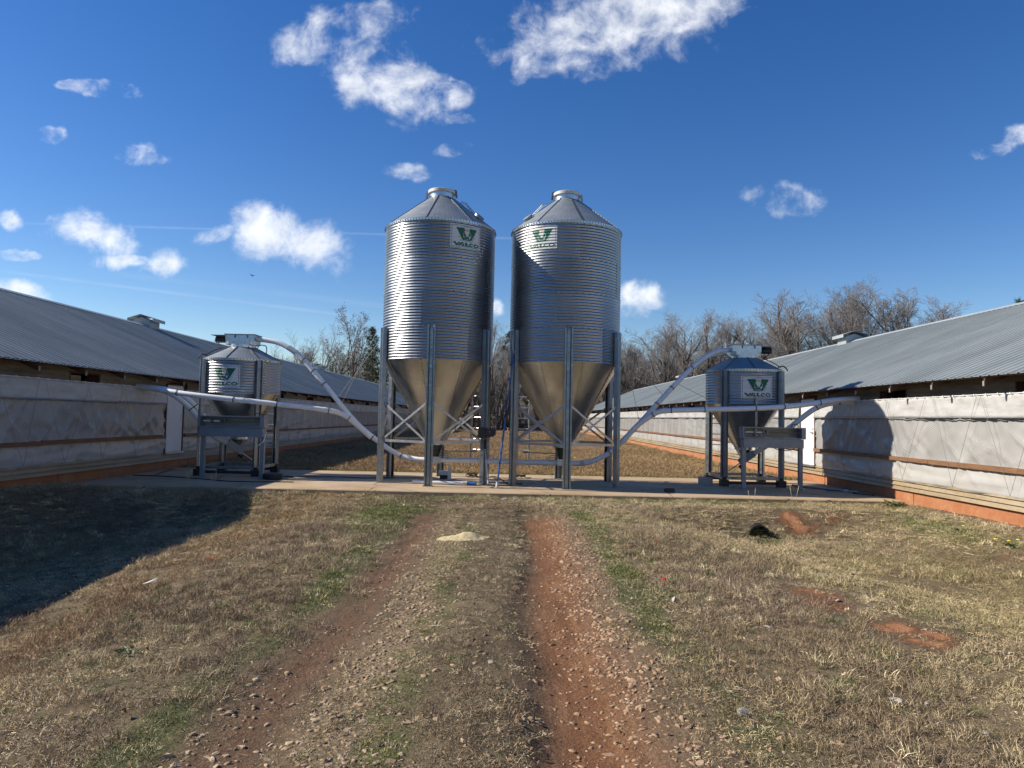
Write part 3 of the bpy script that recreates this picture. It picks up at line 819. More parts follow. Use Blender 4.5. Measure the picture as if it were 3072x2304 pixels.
    def ribbed(length):
        pts = []
        nrib = int(round(length / 0.2285)); 
        for k in range(nrib):
            b = k * 0.2285
            pts += [(b, 0.0), (b + .012, 0.02), (b + .034, 0.02), (b + .048, 0.0), (b + .12, 0.0), (b + .126, .003), (b + .145, .003), (b + .151, 0)]
        pts.append((nrib * 0.2285 + .03, 0.001))
        return pts
    def sheet_mesh(nm, L, back=False):
        m = MB(); pts = ribbed(L); n = len(pts); vs = []
        sg = RISE
        for (d, z) in (((dE, zr(dE)), (dR, zr(dR))) if not back else ((2 * dR - dE, zr(dE)), (dR, zr(dR)))):
            for (y, h) in pts: vs.append((X(d) - (0), y, z + h))
        fs = [(i, i + 1, n + i + 1, n + i) for i in range(n - 1)]
        return m.add(vs, fs).mesh(nm, MAT['roof_sheet'])
    L = 0.914
    sm = sheet_mesh('roof_sheet', L)
    y = Y0 - 0.1; k = 0
    while y < Y1 + 0.1:
        o = obj('roof_sheet', sm, roof, (0, y - Y0, 0.0015 * (k % 2))); y += L; k += 1
    bk = sheet_mesh('roof_back_slope', L * k, True)
    obj('roof_back_slope', bk, roof, (0, -0.1, 0))
    # ridge cap
    m = MB(); zt = zr(dR)
    prof = [(X(dR - .24), zt - .24 * RISE + .024), (X(dR - .02), zt + .026), (X(dR + .02), zt + .026), (X(dR + .24), zt - .24 * RISE + .024)]
    low = [(a, b - .004) for a, b in prof][::-1]
    m.prism(prof + low, 'y', -0.12, Y1 - Y0 + .12); m.build('ridge_cap', MAT['roof_trim'], roof)
    # ridge ventilators
    for vy in ((30.4, 60.0) if s > 0 else (29.9, 57.0)):
        m = MB(); hw = 0.36; hl = .40
        m.prism([(X(dR) - hw, zt - .3), (X(dR) - hw, zt + .17), (X(dR), zt + .30), (X(dR) + hw, zt + .17), (X(dR) + hw, zt - .3)], 'y', vy - Y0 - hl, vy - Y0 + hl)
        v = m.build('ridge_vent', MAT['roof_trim'], T)
        m = MB(); hw2 = .54; hl2 = .52
        pr = [(X(dR) - hw2, zt + .12), (X(dR) - hw2, zt + .25), (X(dR), zt + .42), (X(dR) + hw2, zt + .25), (X(dR) + hw2, zt + .12)]
        pr2 = [(a, b) for a, b in pr] + [(X(dR) + hw2 - .02, zt + .12), (X(dR) + hw2 - .02, zt + .24), (X(dR), zt + .40), (X(dR) - hw2 + .02, zt + .24), (X(dR) - hw2 + .02, zt + .12)]
        m.prism(pr2, 'y', vy - Y0 - hl2, vy - Y0 + hl2); m.build('vent_hood', MAT['roof_trim'], v)
    # gable ends and the far side wall
    for (yy, nm) in ((0.02, 'gable_wall'), (Y1 - Y0 - .06, 'gable_wall')):
        m = MB(); m.prism([(X(0.06), 0.0), (X(0.06), zr(0.06) - .06), (X(dR), zr(dR) - .06), (X(2 * dR - .06), zr(.06) - .06), (X(2 * dR - .06), 0.0)], 'y', yy, yy + .04); m.build(nm, MAT['siding_tan'], T)
    m = MB(); B(m, 2 * dR - .1, 2 * dR, Y0 + .1, Y1 - .1, -.3, 2.6); m.build('outer_wall', MAT['siding_tan'], T)
    return T
make_house(-1, 'long low poultry house on the left, its curtained wall in shade')
make_house(+1, 'long low poultry house on the right, its curtained wall in full sun')

# ------------------------------------------------------------------ decals
def pip(px, py, poly):
    inside = np.zeros(px.shape, bool); n = len(poly)
    for i in range(n):
        x0, y0 = poly[i]; x1, y1 = poly[(i + 1) % n]
        c = ((y0 > py) != (y1 > py))
        with np.errstate(divide='ignore', invalid='ignore'):
            xx = (x1 - x0) * (py - y0) / (y1 - y0 + 1e-12) + x0
        inside ^= c & (px < xx)
    return inside

def decal_classes(u, v):
    """u 0..1 across, v 0..1 up (aspect 1.45). 0 white 1 border 2 emblem green 3 lettering 4 yellow 5 grey rays"""
    A = 1.45
    k = np.zeros(u.shape, int)
    # rays
    cx, cy = 0.525, 0.57
    dx = (u - cx) * A; dy = v - cy; r = np.hypot(dx, dy); a = np.arctan2(dy, dx)
    step = 2 * math.pi / 34
    ar = np.abs((a / step) % 1.0 - 0.5) * step * r
    ray = (r > 0.20) & (r < 0.43 - 0.05 * (np.floor(a / step) % 2)) & (ar < 0.0085) & (v > 0.27)
    k[ray] = 5
    k[ray & (dy > 0.02) & (r < 0.30)] = 4
    # V
    V = [(0.17, 0.86), (0.43, 0.86), (0.49, 0.62), (0.56, 0.62), (0.62, 0.86), (0.88, 0.86), (0.66, 0.34), (0.38, 0.34)]
    k[pip(u, v, V)] = 2
    # sun and globe
    gx_, gy_ = 0.525, 0.56; gr = np.hypot((u - gx_) * A, v - gy_)
    sun = (np.hypot((u - gx_) * A, v - 0.70) < 0.11) & (v > 0.715)
    k[sun] = 4
    k[gr < 0.185] = 2
    k[(gr < 0.192) & (gr > 0.178)] = 0
    land = pip(u, v, [(0.44, 0.72), (0.60, 0.73), (0.585, 0.60), (0.545, 0.50), (0.50, 0.54), (0.455, 0.62)]) | pip(u, v, [(0.585, 0.50), (0.64, 0.55), (0.625, 0.44), (0.59, 0.43)])
    k[land & (gr < 0.18)] = 0
    k[(gr < 0.17) & (np.abs((v - gy_) - 0.35 * ((u - gx_) * A) ** 2 + 0.06) < 0.006)] = 0
        # lettering
    y0, y1 = 0.075, 0.245
    L = []
    L.append([(0.075, y1), (0.165, y1), (0.205, 0.145), (0.255, y1), (0.315, y1), (0.225, y0), (0.175, y0)])                               # V
    L.append([(0.235, y0), (0.335, y1), (0.40, y1), (0.445, y0), (0.365, y0), (0.352, 0.105), (0.31, 0.105), (0.298, y0)])                # A
    L.append([(0.462, y1), (0.535, y1), (0.535, 0.125), (0.615, 0.125), (0.60, y0), (0.462, y0)])                                         # L
    let = np.zeros(u.shape, bool)
    for p in L: let |= pip(u, v, p)
    let &= ~pip(u, v, [(0.345, 0.135), (0.372, 0.205), (0.39, 0.135)])
    ym = (y0 + y1) / 2; hh = (y1 - y0) / 2
    def ring(cx, w, inner):
        e = ((u - cx) / w) ** 2 + ((v - ym) / hh) ** 2; e2 = ((u - cx) / (w * inner)) ** 2 + ((v - ym) / (hh * 0.42)) ** 2
        return (e < 1) & (e2 > 1)
    let |= ring(0.675, 0.085, 0.52) & ~((u > 0.685) & (np.abs(v - ym) < hh * 0.36))
    let |= ring(0.845, 0.095, 0.55)
    k[let] = 3
    # border
    bd = ((u < 0.045) & (u > 0.032)) | ((u > 0.955) & (u < 0.968)) | ((v < 0.058) & (v > 0.040)) | ((v > 0.942) & (v < 0.960))
    bd &= (u > 0.03) & (u < 0.97) & (v > 0.038) & (v < 0.962)
    k[bd] = 1
    return k

CORR = 0.0677
def corr_r(z, amp=0.0065):
    return amp * np.cos(2 * np.pi * z / CORR)

def make_decal(parent, Rw, zb, z0, phi, width=0.80, height=0.552):
    nu, nv = 150, 104
    u = np.linspace(0, 1, nu + 1); v = np.linspace(0, 1, nv + 1)
    U, V = np.meshgrid(u, v)
    z = z0 + V * height
    rr = Rw + corr_r(z - zb) + 0.0035
    an = phi + (U - 0.5) * width / Rw
    P3 = np.stack([rr * np.sin(an), -rr * np.cos(an), z], -1).reshape(-1, 3)
    uc = (u[:-1] + u[1:]) / 2; vc = (v[:-1] + v[1:]) / 2
    UC, VC = np.meshgrid(uc, vc); K = decal_classes(UC, VC).ravel()
    i, j = np.meshgrid(np.arange(nu), np.arange(nv)); q = (j * (nu + 1) + i).ravel()
    F = np.stack([q, q + 1, q + nu + 2, q + nu + 1], 1)
    sign = None
    for cls, nm, mat in ((0, 'sign', 'decal_white'), (1, 'sign_border', 'decal_grey'), (2, 'emblem', 'decal_green'), (3, 'lettering', 'decal_green'), (4, 'sun_emblem', 'decal_yellow'), (5, 'sun_rays', 'decal_grey')):
        FF = F[K == cls]
        used, inv = np.unique(FF.ravel(), return_inverse=True)
        o = obj(nm, mesh_np(nm, P3[used], inv.reshape(FF.shape), MAT[mat], True), sign if sign else parent)
        if sign is None: sign = o
    return sign

# ------------------------------------------------------------------ bins
def leg_section(w, dp, t=0.006):
    h = w / 2
    out = [(-h, -0.005), (-h, dp), (-h * .62, dp), (-h * .36, dp * .42), (h * .36, dp * .42), (h * .62, dp), (h, dp), (h, -0.005)]
    inn = [(h - t, -0.005), (h - t, dp - t), (h * .62 + .002, dp - t), (h * .36 + .003, dp * .42 - t), (-h * .36 - .003, dp * .42 - t), (-h * .62 - .002, dp - t), (-h + t, dp - t), (-h + t, -0.005)]
    return out + inn

def pol(r, a, z): return Vector((r * math.sin(a), -r * math.cos(a), z))

def make_bin(name, label, cx, cy, Rw, zb, rings, ring_h, z_neck, r_neck, z_hop, r_hop, legs, leg_w, leg_z0, leg_top, sign_phi, sign_z, roof_phase, hop_phase, npan=8):
    T = thing(name, label, 'feed bin', (cx, cy, 0))
    # corrugated wall sheets, three to a ring, joints staggered
    ncorr = int(round(ring_h / CORR)); rh = ring_h
    rows = ncorr * 7
    def sheet_mesh():
        n = 30; a = np.linspace(R_(-60.6), R_(60.6), n + 1); zz = np.linspace(-0.012, rh, rows + 1)
        A, Z = np.meshgrid(a, zz)
        rr = Rw + 0.0065 * np.cos(2 * np.pi * Z / (rh / ncorr)) + np.where(A < R_(-59), 0.004, 0.0) - 0.003 * (Z > rh - .002)
        V = np.stack([rr * np.sin(A), -rr * np.cos(A), Z], -1).reshape(-1, 3)
        i, j = np.meshgrid(np.arange(n), np.arange(rows)); q = (j * (n + 1) + i).ravel()
        return mesh_np('wall_sheet', V, np.stack([q, q + 1, q + n + 2, q + n + 1], 1), MAT['galv_wall'], True)
    sm = sheet_mesh()
    zt = zb + rings * rh
    bolts = MB()
    for k in range(rings):
        for j in range(3):
            ph = R_(120 * j + (38 if k % 2 else -22) + 11 * k)
            o = obj('wall_sheet', sm, T, (0, 0, zb + k * rh), (0, 0, ph))
            a = ph - R_(60)
            for i in range(ncorr):
                p = pol(Rw + .012, a + .012, zb + k * rh + (i + .0) * rh / ncorr + .02)
                bolts.obox(p, (0.006, 0, 0), (0, .006, 0), (0, 0, .006))
    for k in range(rings + 1):
        nb = int(2 * math.pi * Rw / 0.16)
        for i in range(nb):
            p = pol(Rw + .011, 2 * math.pi * i / nb, zb + k * rh + (0.03 if k == 0 else -.03))
            bolts.obox(p, (0.0055, 0, 0), (0, .0055, 0), (0, 0, .0055))
    # eave flange
    MB().lathe([(Rw - .005, zt - .005), (Rw + .02, zt - .005), (Rw + .022, zt + .045), (Rw + .012, zt + .05), (Rw - .02, zt + .05)], 72).build('eave_flange', MAT['galv_box'], T, angle=40)
    nb = int(2 * math.pi * Rw / 0.075)
    for i in range(nb):
        bolts.obox(pol(Rw + .024, 2 * math.pi * i / nb, zt + .02), (.007, 0, 0), (0, .007, 0), (0, 0, .012))
    # cone roof of flat panels with standing seams
    da = 2 * math.pi / npan
    z_e = zt + .048
    m = MB(); n = 8; vs = []; fs = []
    seam = 0.022
    cols = [(-da / 2, seam), (-da / 2 + .012, seam), (-da / 2 + .014, 0)] + [(-da / 2 + .014 + (da - .016) * i / n, 0) for i in range(1, n + 1)]
    for (a, h) in cols:
        vs.append(pol(Rw + .025, a, z_e + h)); vs.append(pol(r_neck - .01, a, z_neck + h))
    fs = [(2 * i, 2 * i + 2, 2 * i + 3, 2 * i + 1) for i in range(len(cols) - 1)]
    rp = m.add(vs, fs).mesh('roof_panel', MAT['galv_roof'], False)
    for k in range(npan):
        ph = roof_phase + k * da
        obj('roof_panel', rp, T, (0, 0, 0), (0, 0, ph))
        nb = int((Rw - r_neck) * 1.25 / 0.085)
        for i in range(nb):
            t = (i + .5) / nb
            q = pol((Rw + .02) * (1 - t) + r_neck * t, ph - da / 2 + .018, z_e * (1 - t) + z_neck * t + .012)
            bolts.obox(q, (.008, 0, 0), (0, .008, 0), (0, 0, .010))
    # hopper cone panels
    m = MB(); vs = []; n = 8
    cols = [(-da / 2, .012), (-da / 2 + .045, .012), (-da / 2 + .05, 0)] + [(-da / 2 + .05 + (da - .05) * i / n, 0) for i in range(1, n + 1)]
    for (a, h) in cols:
        vs.append(pol(Rw - .006 + h, a, zb + .004)); vs.append(pol(r_hop + h * .5, a, z_hop))
    fs = [(2 * i + 1, 2 * i + 3, 2 * i + 2, 2 * i) for i in range(len(cols) - 1)]
    hm = m.add(vs, fs).mesh('hopper_panel', MAT['galv_hopper'], False)
    hm.polygons.foreach_set('use_smooth', [True] * len(hm.polygons)); hm.set_sharp_from_angle(angle=R_(25))
    for k in range(npan):
        ph = hop_phase + k * da
        obj('hopper_panel', hm, T, (0, 0, 0), (0, 0, ph))
        nb = 26 if Rw > 1.2 else 14
        for i in range(nb):
            t = (i + .5) / nb
            q = pol((Rw + .008) * (1 - t) + (r_hop + .012) * t, ph - da / 2 + .03, zb * (1 - t) + z_hop * t)
            bolts.obox(q, (.008, 0, 0), (0, .008, 0), (0, 0, .008))
    tag(bolts.build('bolts', MAT['steel_bolt'], T), kind='stuff')
    # collar under the hopper
    MB().lathe([(r_hop + .004, z_hop + .06), (r_hop + .02, z_hop + .06), (r_hop + .02, z_hop - .03), (r_hop - .02, z_hop - .03)], 32).build('hopper_collar', MAT['galv_box'], T, angle=40)
    # legs
    sec = leg_section(leg_w, leg_w * .52)
    lm = MB().prism(sec, 'z', leg_z0, leg_top).mesh('leg', MAT['galv_leg'])
    hole = MB()
    zz = leg_z0 + 0.1
    while zz < leg_top - .02:
        hole.box(-.008, .008, leg_w * .52 * .42 - .001, leg_w * .52 * .42 + .003, zz - .008, zz + .008); zz += (.11 if zz > zb - .15 else .45)
    hmsh = hole.mesh('leg_bolts', MAT['steel_bolt'])
    foot = MB().box(-leg_w * .62, leg_w * .62, -.05, leg_w * .52 + .04, leg_z0, leg_z0 + .012).mesh('base_plate', MAT['galv_leg'])
    for a in legs:
        e = obj('leg', lm, T, pol(Rw + .012, a, 0), (0, 0, a + math.pi))
        tag(obj('leg_bolts', hmsh, e), kind='stuff'); obj('base_plate', foot, e)
    make_decal(T, Rw, zb, sign_z, sign_phi)
    return T, zt

LEG6 = [R_(60 * k) for k in range(6)]
def big_silo(cx, label, sphi, rph, hph, mirror):
    cy = 17.7; Rw = 1.365
    T, zt = make_bin('feed_silo', label, cx, cy, Rw, 2.93, 4, 0.8125, 7.08, 0.31, 0.92, 0.21, LEG6, 0.185, 0.0, 3.70, sphi, 5.56, rph, hph)
    # neck and lid
    MB().lathe([(.30, 7.04), (.30, 7.20), (.285, 7.20)], 40).build('neck', MAT['galv_box'], T, angle=40)
    lid = MB().lathe([(.285, 7.195), (.345, 7.195), (.348, 7.262), (.335, 7.275), (.2, 7.292), (0.0, 7.30)], 40).build('lid', MAT['lid_grey'], T, angle=30)
    m = MB(); sg = 1 if mirror > 0 else -1
    m.bar((sg * .352, -.04, 7.29), (sg * .375, -.04, 7.10), .05, .03, (0, 1, 0)); m.bar((sg * .36, -.04, 7.28), (sg * .30, -.04, 7.292), .04, .02, (0, 1, 0)); m.build('lid_latch', MAT['steel_bolt'], lid)
    m = MB(); m.bar((-sg * .352, -.02, 7.25), (-sg * .38, -.02, 7.08), .06, .04, (0, 1, 0)); m.build('lid_hinge', MAT['galv_brace'], lid)
    # bracing
    rb = Rw + .05
    for k in range(6):
        a0, a1 = LEG6[k], LEG6[(k + 1) % 6]
        e = 0.055
        p = lambda a, z, s_: pol(rb, a + s_ * e, z)
        MB().bar(p(a0, 1.0, 1), p(a1, 1.0, -1), .010, .06).build('brace', MAT['galv_brace'], T)
        MB().bar(pol(rb + .01, a0 + e, 1.02), pol(rb + .01, a1 - e, 1.90), .008, .05).build('brace', MAT['galv_brace'], T)
        MB().bar(pol(rb - .01, a0 + e, 1.90), pol(rb - .01, a1 - e, 1.02), .008, .05).build('brace', MAT['galv_brace'], T)
    # ladder up the back and grab rail on the roof
    la = R_(142) if mirror > 0 else R_(218)
    rl = Rw + .20
    lad = bpy.data.objects.new('ladder', None); link(lad, T)
    tx = Vector((math.cos(la), math.sin(la), 0))
    for sgn in (-1, 1):
        MB().bar(pol(rl, la, 0.30) + tx * .2 * sgn, pol(rl, la, zt + .25) + tx * .2 * sgn, .012, .05, tx).build('ladder_rail', MAT['galv_brace'], lad)
    rung = MB(); rung.tube([(-.195, 0, 0), (.195, 0, 0)], .014, 6); rm = rung.mesh('rung', MAT['galv_brace'])
    z = 0.45
    while z < zt + .2:
        obj('rung', rm, lad, pol(rl, la, z), (0, 0, la)); z += .285
    for z in (3.2, 4.4, 5.6):
        for sgn in (-1, 1): MB().bar(pol(rl, la, z) + tx * .2 * sgn, pol(Rw + .01, la, z) + tx * .2 * sgn, .03, .01).build('standoff', MAT['galv_brace'], lad)
    ra = R_(95) if mirror > 0 else R_(265)
    m = MB()
    for da in (-.12, .12):
        p0 = pol(.95, ra + da * .6, 6.62); p1 = pol(.62, ra + da, 6.98); p2 = pol(.50, ra + da * 1.1, 7.02); p3 = pol(.46, ra + da * 1.1, 6.93)
        m.tube([p0, p1, p2, p3], .012, 5)
    m.build('roof_rail', MAT['galv_brace'], T)
    # inspection hatch on the roof
    ha = R_(62) if mirror > 0 else R_(298)
    m = MB().lathe([(.13, 0), (.13, .05), (.0, .065)], 20); o = m.build('inspection_hatch', MAT['galv_roof'], T, angle=30)
    o.location = pol(1.10, ha, 6.48); o.rotation_euler = Euler((R_(40) * 1, 0, 0)).to_matrix().to_euler(); o.rotation_euler = (R_(-40) if False else 0, 0, 0)
    nrm = Vector((math.sin(ha) * .66, -math.cos(ha) * .66, .75)); o.rotation_euler = nrm.to_track_quat('Z', 'Y').to_euler()
    # boot and auger box
    MB().lathe([(.205, .90), (.195, .86), (.10, .62), (.10, .58)], 28).build('boot', MAT['boot_green'], T, angle=40)
    m = MB(); m.box(-.13, .13, -.12, .12, .44, .60); m.build('auger_box', MAT['galv_box'], T)
    # slide-gate rod
    sg = 1 if mirror > 0 else -1
    m = MB(); m.tube([(sg * .1, .25, .72), (sg * 1.0, .6, .72)], .013, 6); m.tube([(sg * .86, .55, .72), (sg * .95, .585, .72)], .026, 8); m.build('gate_rod', MAT['wire_steel'], T)
    m = MB(); w = -1 if mirror < 0 else 1
    for dz in (.0,):
        m.tube([(w * .12, -.1, .70), (w * .33, -.12, .675), (w * .34, -.12, .60), (w * .31, -.12, .55)], .008, 5); m.tube([(w * .12, -.1, .63), (w * .34, -.12, .64)], .008, 5); m.tube([(w * .2, -.11, .64), (w * .19, -.1, .57)], .007, 5)
    m.build('gate_linkage', MAT['steel_bolt'], T)
    return T
big_silo(-1.87, 'left of the two tall corrugated silos, its square sign in shade', R_(32), R_(-9 + 22.5), R_(10), +1)
big_silo(1.29, 'right of the two tall corrugated silos, with the other silo\'s shadow across it', R_(-30), R_(11 + 22.5), R_(-8), -1)

def small_bin(cx, label, s):
    """weigh bin between the silos and a house; s = +1 right, -1 left"""
    cy = 18.45; Rw = 0.955
    legs = [R_(45 + 90 * k) for k in range(4)]
    sphi = R_(2) if s > 0 else R_(-6)
    T, zt = make_bin('weigh_bin', label, cx, cy, Rw, 2.075, 1, 0.8125, 3.265, 0.34, 0.93, 0.20, legs, 0.16, 0.24, 2.90, sphi, 2.205, R_(20), R_(15))
    MB().lathe([(.33, 3.235), (.33, 3.345), (.30, 3.345)], 36).build('neck', MAT['galv_box'], T, angle=40)
    # drive box on top, bevelled ends
    m = MB(); hx, hy = .40, .27
    oct_ = [(-hx, -hy + .12), (-hx + .12, -hy), (hx - .12, -hy), (hx, -hy + .12), (hx, hy - .12), (hx - .12, hy), (-hx + .12, hy), (-hx, hy - .12)]
    m.prism(oct_, 'z', 3.340, 3.425); m.build('box_skirt', MAT['galv_box'], T)
    m = MB(); m.box(-.37, .37, -.245, .245, 3.425, 3.585)
    bx = m.build('drive_box', MAT['galv_box'], T)
    m = MB(); m.box(-.40, .40, -.27, .27, 3.585, 3.607); m.build('box_lid', MAT['galv_roof'], bx)
    m = MB()
    for x in (-.12, .2): m.box(x - .012, x + .012, -.262, -.246, 3.505, 3.585)
    m.build('box_latch', MAT['steel_bolt'], bx)
    # motor with rain hood on the house side
    m = MB(); m.tube([(s * .37, 0, 3.475), (s * .46, 0, 3.475), (s * .48, 0, 3.475), (s * .70, 0, 3.475), (s * .72, 0, 3.475)], [.06, .06, .085, .085, .05], 14); mot = m.build('motor', MAT['black_plastic'], T, angle=40)
    m = MB(); pts = [(-.17, 3.485), (-.17, 3.585), (.17, 3.585), (.17, 3.485)]
    m.box(min(s * .36, s * .78), max(s * .36, s * .78), -.17, .17, 3.573, 3.585); m.box(min(s * .40, s * .78), max(s * .40, s * .78), .155, .17, 3.465, 3.575); m.build('motor_hood', MAT['galv_roof'], mot)
    m = MB(); m.tube(smooth_path([(s * .62, -.1, 3.435), (s * .56, -.14, 3.325), (s * .45, -.2, 3.255), (s * .6, -.4, 3.145), (s * .75, -.55, 3.005)]), .012, 6); m.build('motor_cable', MAT['black_rubber'], T)
    m = MB(); m.tube(smooth_path([(-s * .38, -.05, 3.215), (-s * .45, -.06, 3.335), (-s * .62, -.06, 3.315), (-s * .64, -.06, 3.125)]), .014, 6); m.build('vent_pipe', MAT['wire_steel'], T)
    m = MB(); m.tube(smooth_path([(s * .72, -.45, 3.015), (s * .84, -.50, 3.045), (s * .93, -.5, 2.965), (s * .95, -.48, 2.94)]), .016, 6); m.build('cable_loop', MAT['black_rubber'], T)
    # base frame on load cells
    c = (Rw + .05) * math.sin(R_(45))
    for (p0, p1) in (((-c, -c), (c, -c)), ((c, -c), (c, c)), ((c, c), (-c, c)), ((-c, c), (-c, -c))):
        MB().bar((p0[0], p0[1], .215), (p1[0], p1[1], .215), .05, .07).build('base_channel', MAT['galv_leg'], T)
    for (sx, sy) in ((-1, -1), (1, -1), (1, 1), (-1, 1)):
        m = MB(); m.box(sx * c - .10, sx * c + .10, sy * c - .09, sy * c + .09, 0.01, .17); m.box(sx * c - .05, sx * c + .05, sy * c - .05, sy * c + .05, .165, .25)
        f = m.build('load_cell', MAT['black_plastic'], T)
        m = MB(); m.box(sx * c - .13, sx * c + .13, sy * c - .12, sy * c + .12, 0.0, .012); m.build('cell_plate', MAT['galv_leg'], f)
    for sy in (-1, 1): MB().bar((-c + .1, sy * c * .98, .10), (c - .1, sy * c * .98, .10), .06, .07).build('cell_beam', MAT['black_plastic'], T)
    MB().bar((-c + .1, -c * .2, .17), (c - .1, c * .3, .17), .05, .05).build('cell_beam', MAT['galv_leg'], T)
    # perforated hanger down the front and ladder at the back
    hx = s * -.02 if s > 0 else -.62
    m = MB(); m.bar((hx, -Rw - .06, .95), (hx, -Rw - .06, 2.25 if s > 0 else 2.95), .045, .012, (0, 1, 0)); hs = m.build('hanger_strip', MAT['galv_leg'], T)
    m = MB(); z = 1.0
    while z < (2.2 if s > 0 else 2.9): m.box(hx - .010, hx + .010, -Rw - .074, -Rw - .066, z, z + .03); z += .062
    tag(m.build('strip_holes', MAT['steel_bolt'], hs), kind='stuff')
    la = R_(180); rl = Rw + .17; lad = bpy.data.objects.new('ladder', None); link(lad, T)
    for sgn in (-1, 1): MB().bar((sgn * .19 - s * .35, rl * .9, .25), (sgn * .19 - s * .35, rl * .9, 2.9), .012, .045, (1, 0, 0)).build('ladder_rail', MAT['galv_brace'], lad)
    rm = MB().tube([(-.185, 0, 0), (.185, 0, 0)], .013, 6).mesh('rung', MAT['galv_brace'])
    z = .4
    while z < 2.9: obj('rung', rm, lad, (-s * .35, rl * .9, z)); z += .29
    # discharge boot tilted towards the house
    m = MB().lathe([(.195, .91), (.18, .87), (.09, .70), (.09, .66)], 24); m.build('boot', MAT['galv_hopper'], T, angle=40)
    d = Vector((s * .72, -.42, .60)).normalized(); side_ = d.cross(Vector((0, 0, 1))).normalized(); up = side_.cross(d)
    o = Vector((s * .04, -.16, .70))
    MB().obox(o, d * .22, side_ * .09, up * .085).build('auger_box', MAT['panel_bluegrey'], T)
    MB().obox(o - d * .38 - up * .02, d * .20, side_ * .035, up * .012).build('gate_handle', MAT['galv_brace'], T)
    MB().tube([o - d * .18 - up * .1, o - d * .30 - up * .1], .05, 10).build('auger_bearing', MAT['black_plastic'], T)
    return T
small_bin(-7.03, 'small corrugated weigh bin beside the shaded left house, bright sun on its sign', -1)
small_bin(6.03, 'small corrugated weigh bin with a dark blue-grey roof beside the right house', +1)

# ------------------------------------------------------------------ weigh-beam stands
def stand(x0, x1, y, label, s):
    cx = (x0 + x1) / 2; hw = (x1 - x0) / 2
    T = thing('weigh_beam_stand', label, 'scale stand', (cx, y, 0), 0, 'weigh-beam stands in front of the small bins')
    dp = .14
    m = MB(); m.box(-hw + .04, hw - .04, -dp, dp, 1.00, 1.215); m.build('lower_panel', MAT['panel_bluegrey'], T)
    # open-fronted beam box
    m = MB(); m.box(-hw, hw, -dp - .03, dp + .03, 1.475, 1.50); m.box(-hw, hw, -dp - .03, dp + .03, 1.222, 1.245); m.build('beam_box', MAT['panel_bluegrey'], T)
    m = MB(); m.box(-hw + .02, hw - .02, dp, dp + .02, 1.247, 1.473); m.build('box_back', MAT['panel_inside'], T)
    for a in (-1, 1):
        wd = .10 if a > 0 else .03
        m = MB(); m.box(min(a * hw, a * (hw - wd)), max(a * hw, a * (hw - wd)), -dp - .028, dp - .002, 1.247, 1.473); m.build('box_end', MAT['panel_bluegrey'], T)
    m = MB(); m.tube([(-hw + .12, -.08, 1.37), (hw - .1, -.08, 1.37)], .012, 8); m.build('beam_rod', MAT['brass'], T)
    m = MB(); m.box(-hw + .08, -hw + .30, -.10, -.06, 1.355, 1.39); m.box(-hw + .34, -hw + .52, -.10, -.06, 1.35, 1.39); m.build('beam_scale', MAT['white_paint'], T)
    for k, bx in enumerate((.28, .50, .58)):
        m = MB(); m.box(-hw + bx, -hw + bx + (.05 if k < 2 else .06), -.125, -.04, 1.32 + .01 * k, 1.425); m.build('poise', MAT['steel_bolt'], T)
    for a in (-1, 1):
        x = a * (hw - .07)
        m = MB(); m.box(x - .045, x + .045, -.05, .05, .012, 1.0); lg = m.build('leg', MAT['panel_bluegrey'], T)
        m = MB(); m.box(x - .075, x + .075, -.09, .09, 0.0, .012); m.build('base_plate', MAT['panel_bluegrey'], lg)
    m = MB(); m.tube(smooth_path([(hw - .28, 0, 1.50), (hw - .27, 0, 1.56), (hw - .2, 0, 1.585), (hw - .13, 0, 1.56), (hw - .12, 0, 1.50)]), .009, 6); m.build('cable_loop', MAT['black_rubber'], T)
    m = MB()
    if s < 0: m.tube(smooth_path([(hw + .0, -.05, 1.08), (hw - .02, -.08, .93), (hw - .1, -.08, .83), (hw - .2, -.05, .80), (hw - .26, 0, .9)]), .013, 6); mt = 'white_pvc'
    else: m.tube(smooth_path([(hw - .22, -.03, 1.0), (hw - .35, -.06, .95), (hw - .6, -.06, .955), (hw - .72, -.02, 1.0)]), .011, 6); mt = 'black_rubber'
    m.build('cable', MAT[mt], T)
    return T
stand(-7.56, -5.97, 17.36, 'blue-grey weigh-beam stand on two legs in front of the left small bin', -1)
stand(5.61, 7.13, 17.36, 'grey weigh-beam stand on two legs in front of the right small bin', +1)

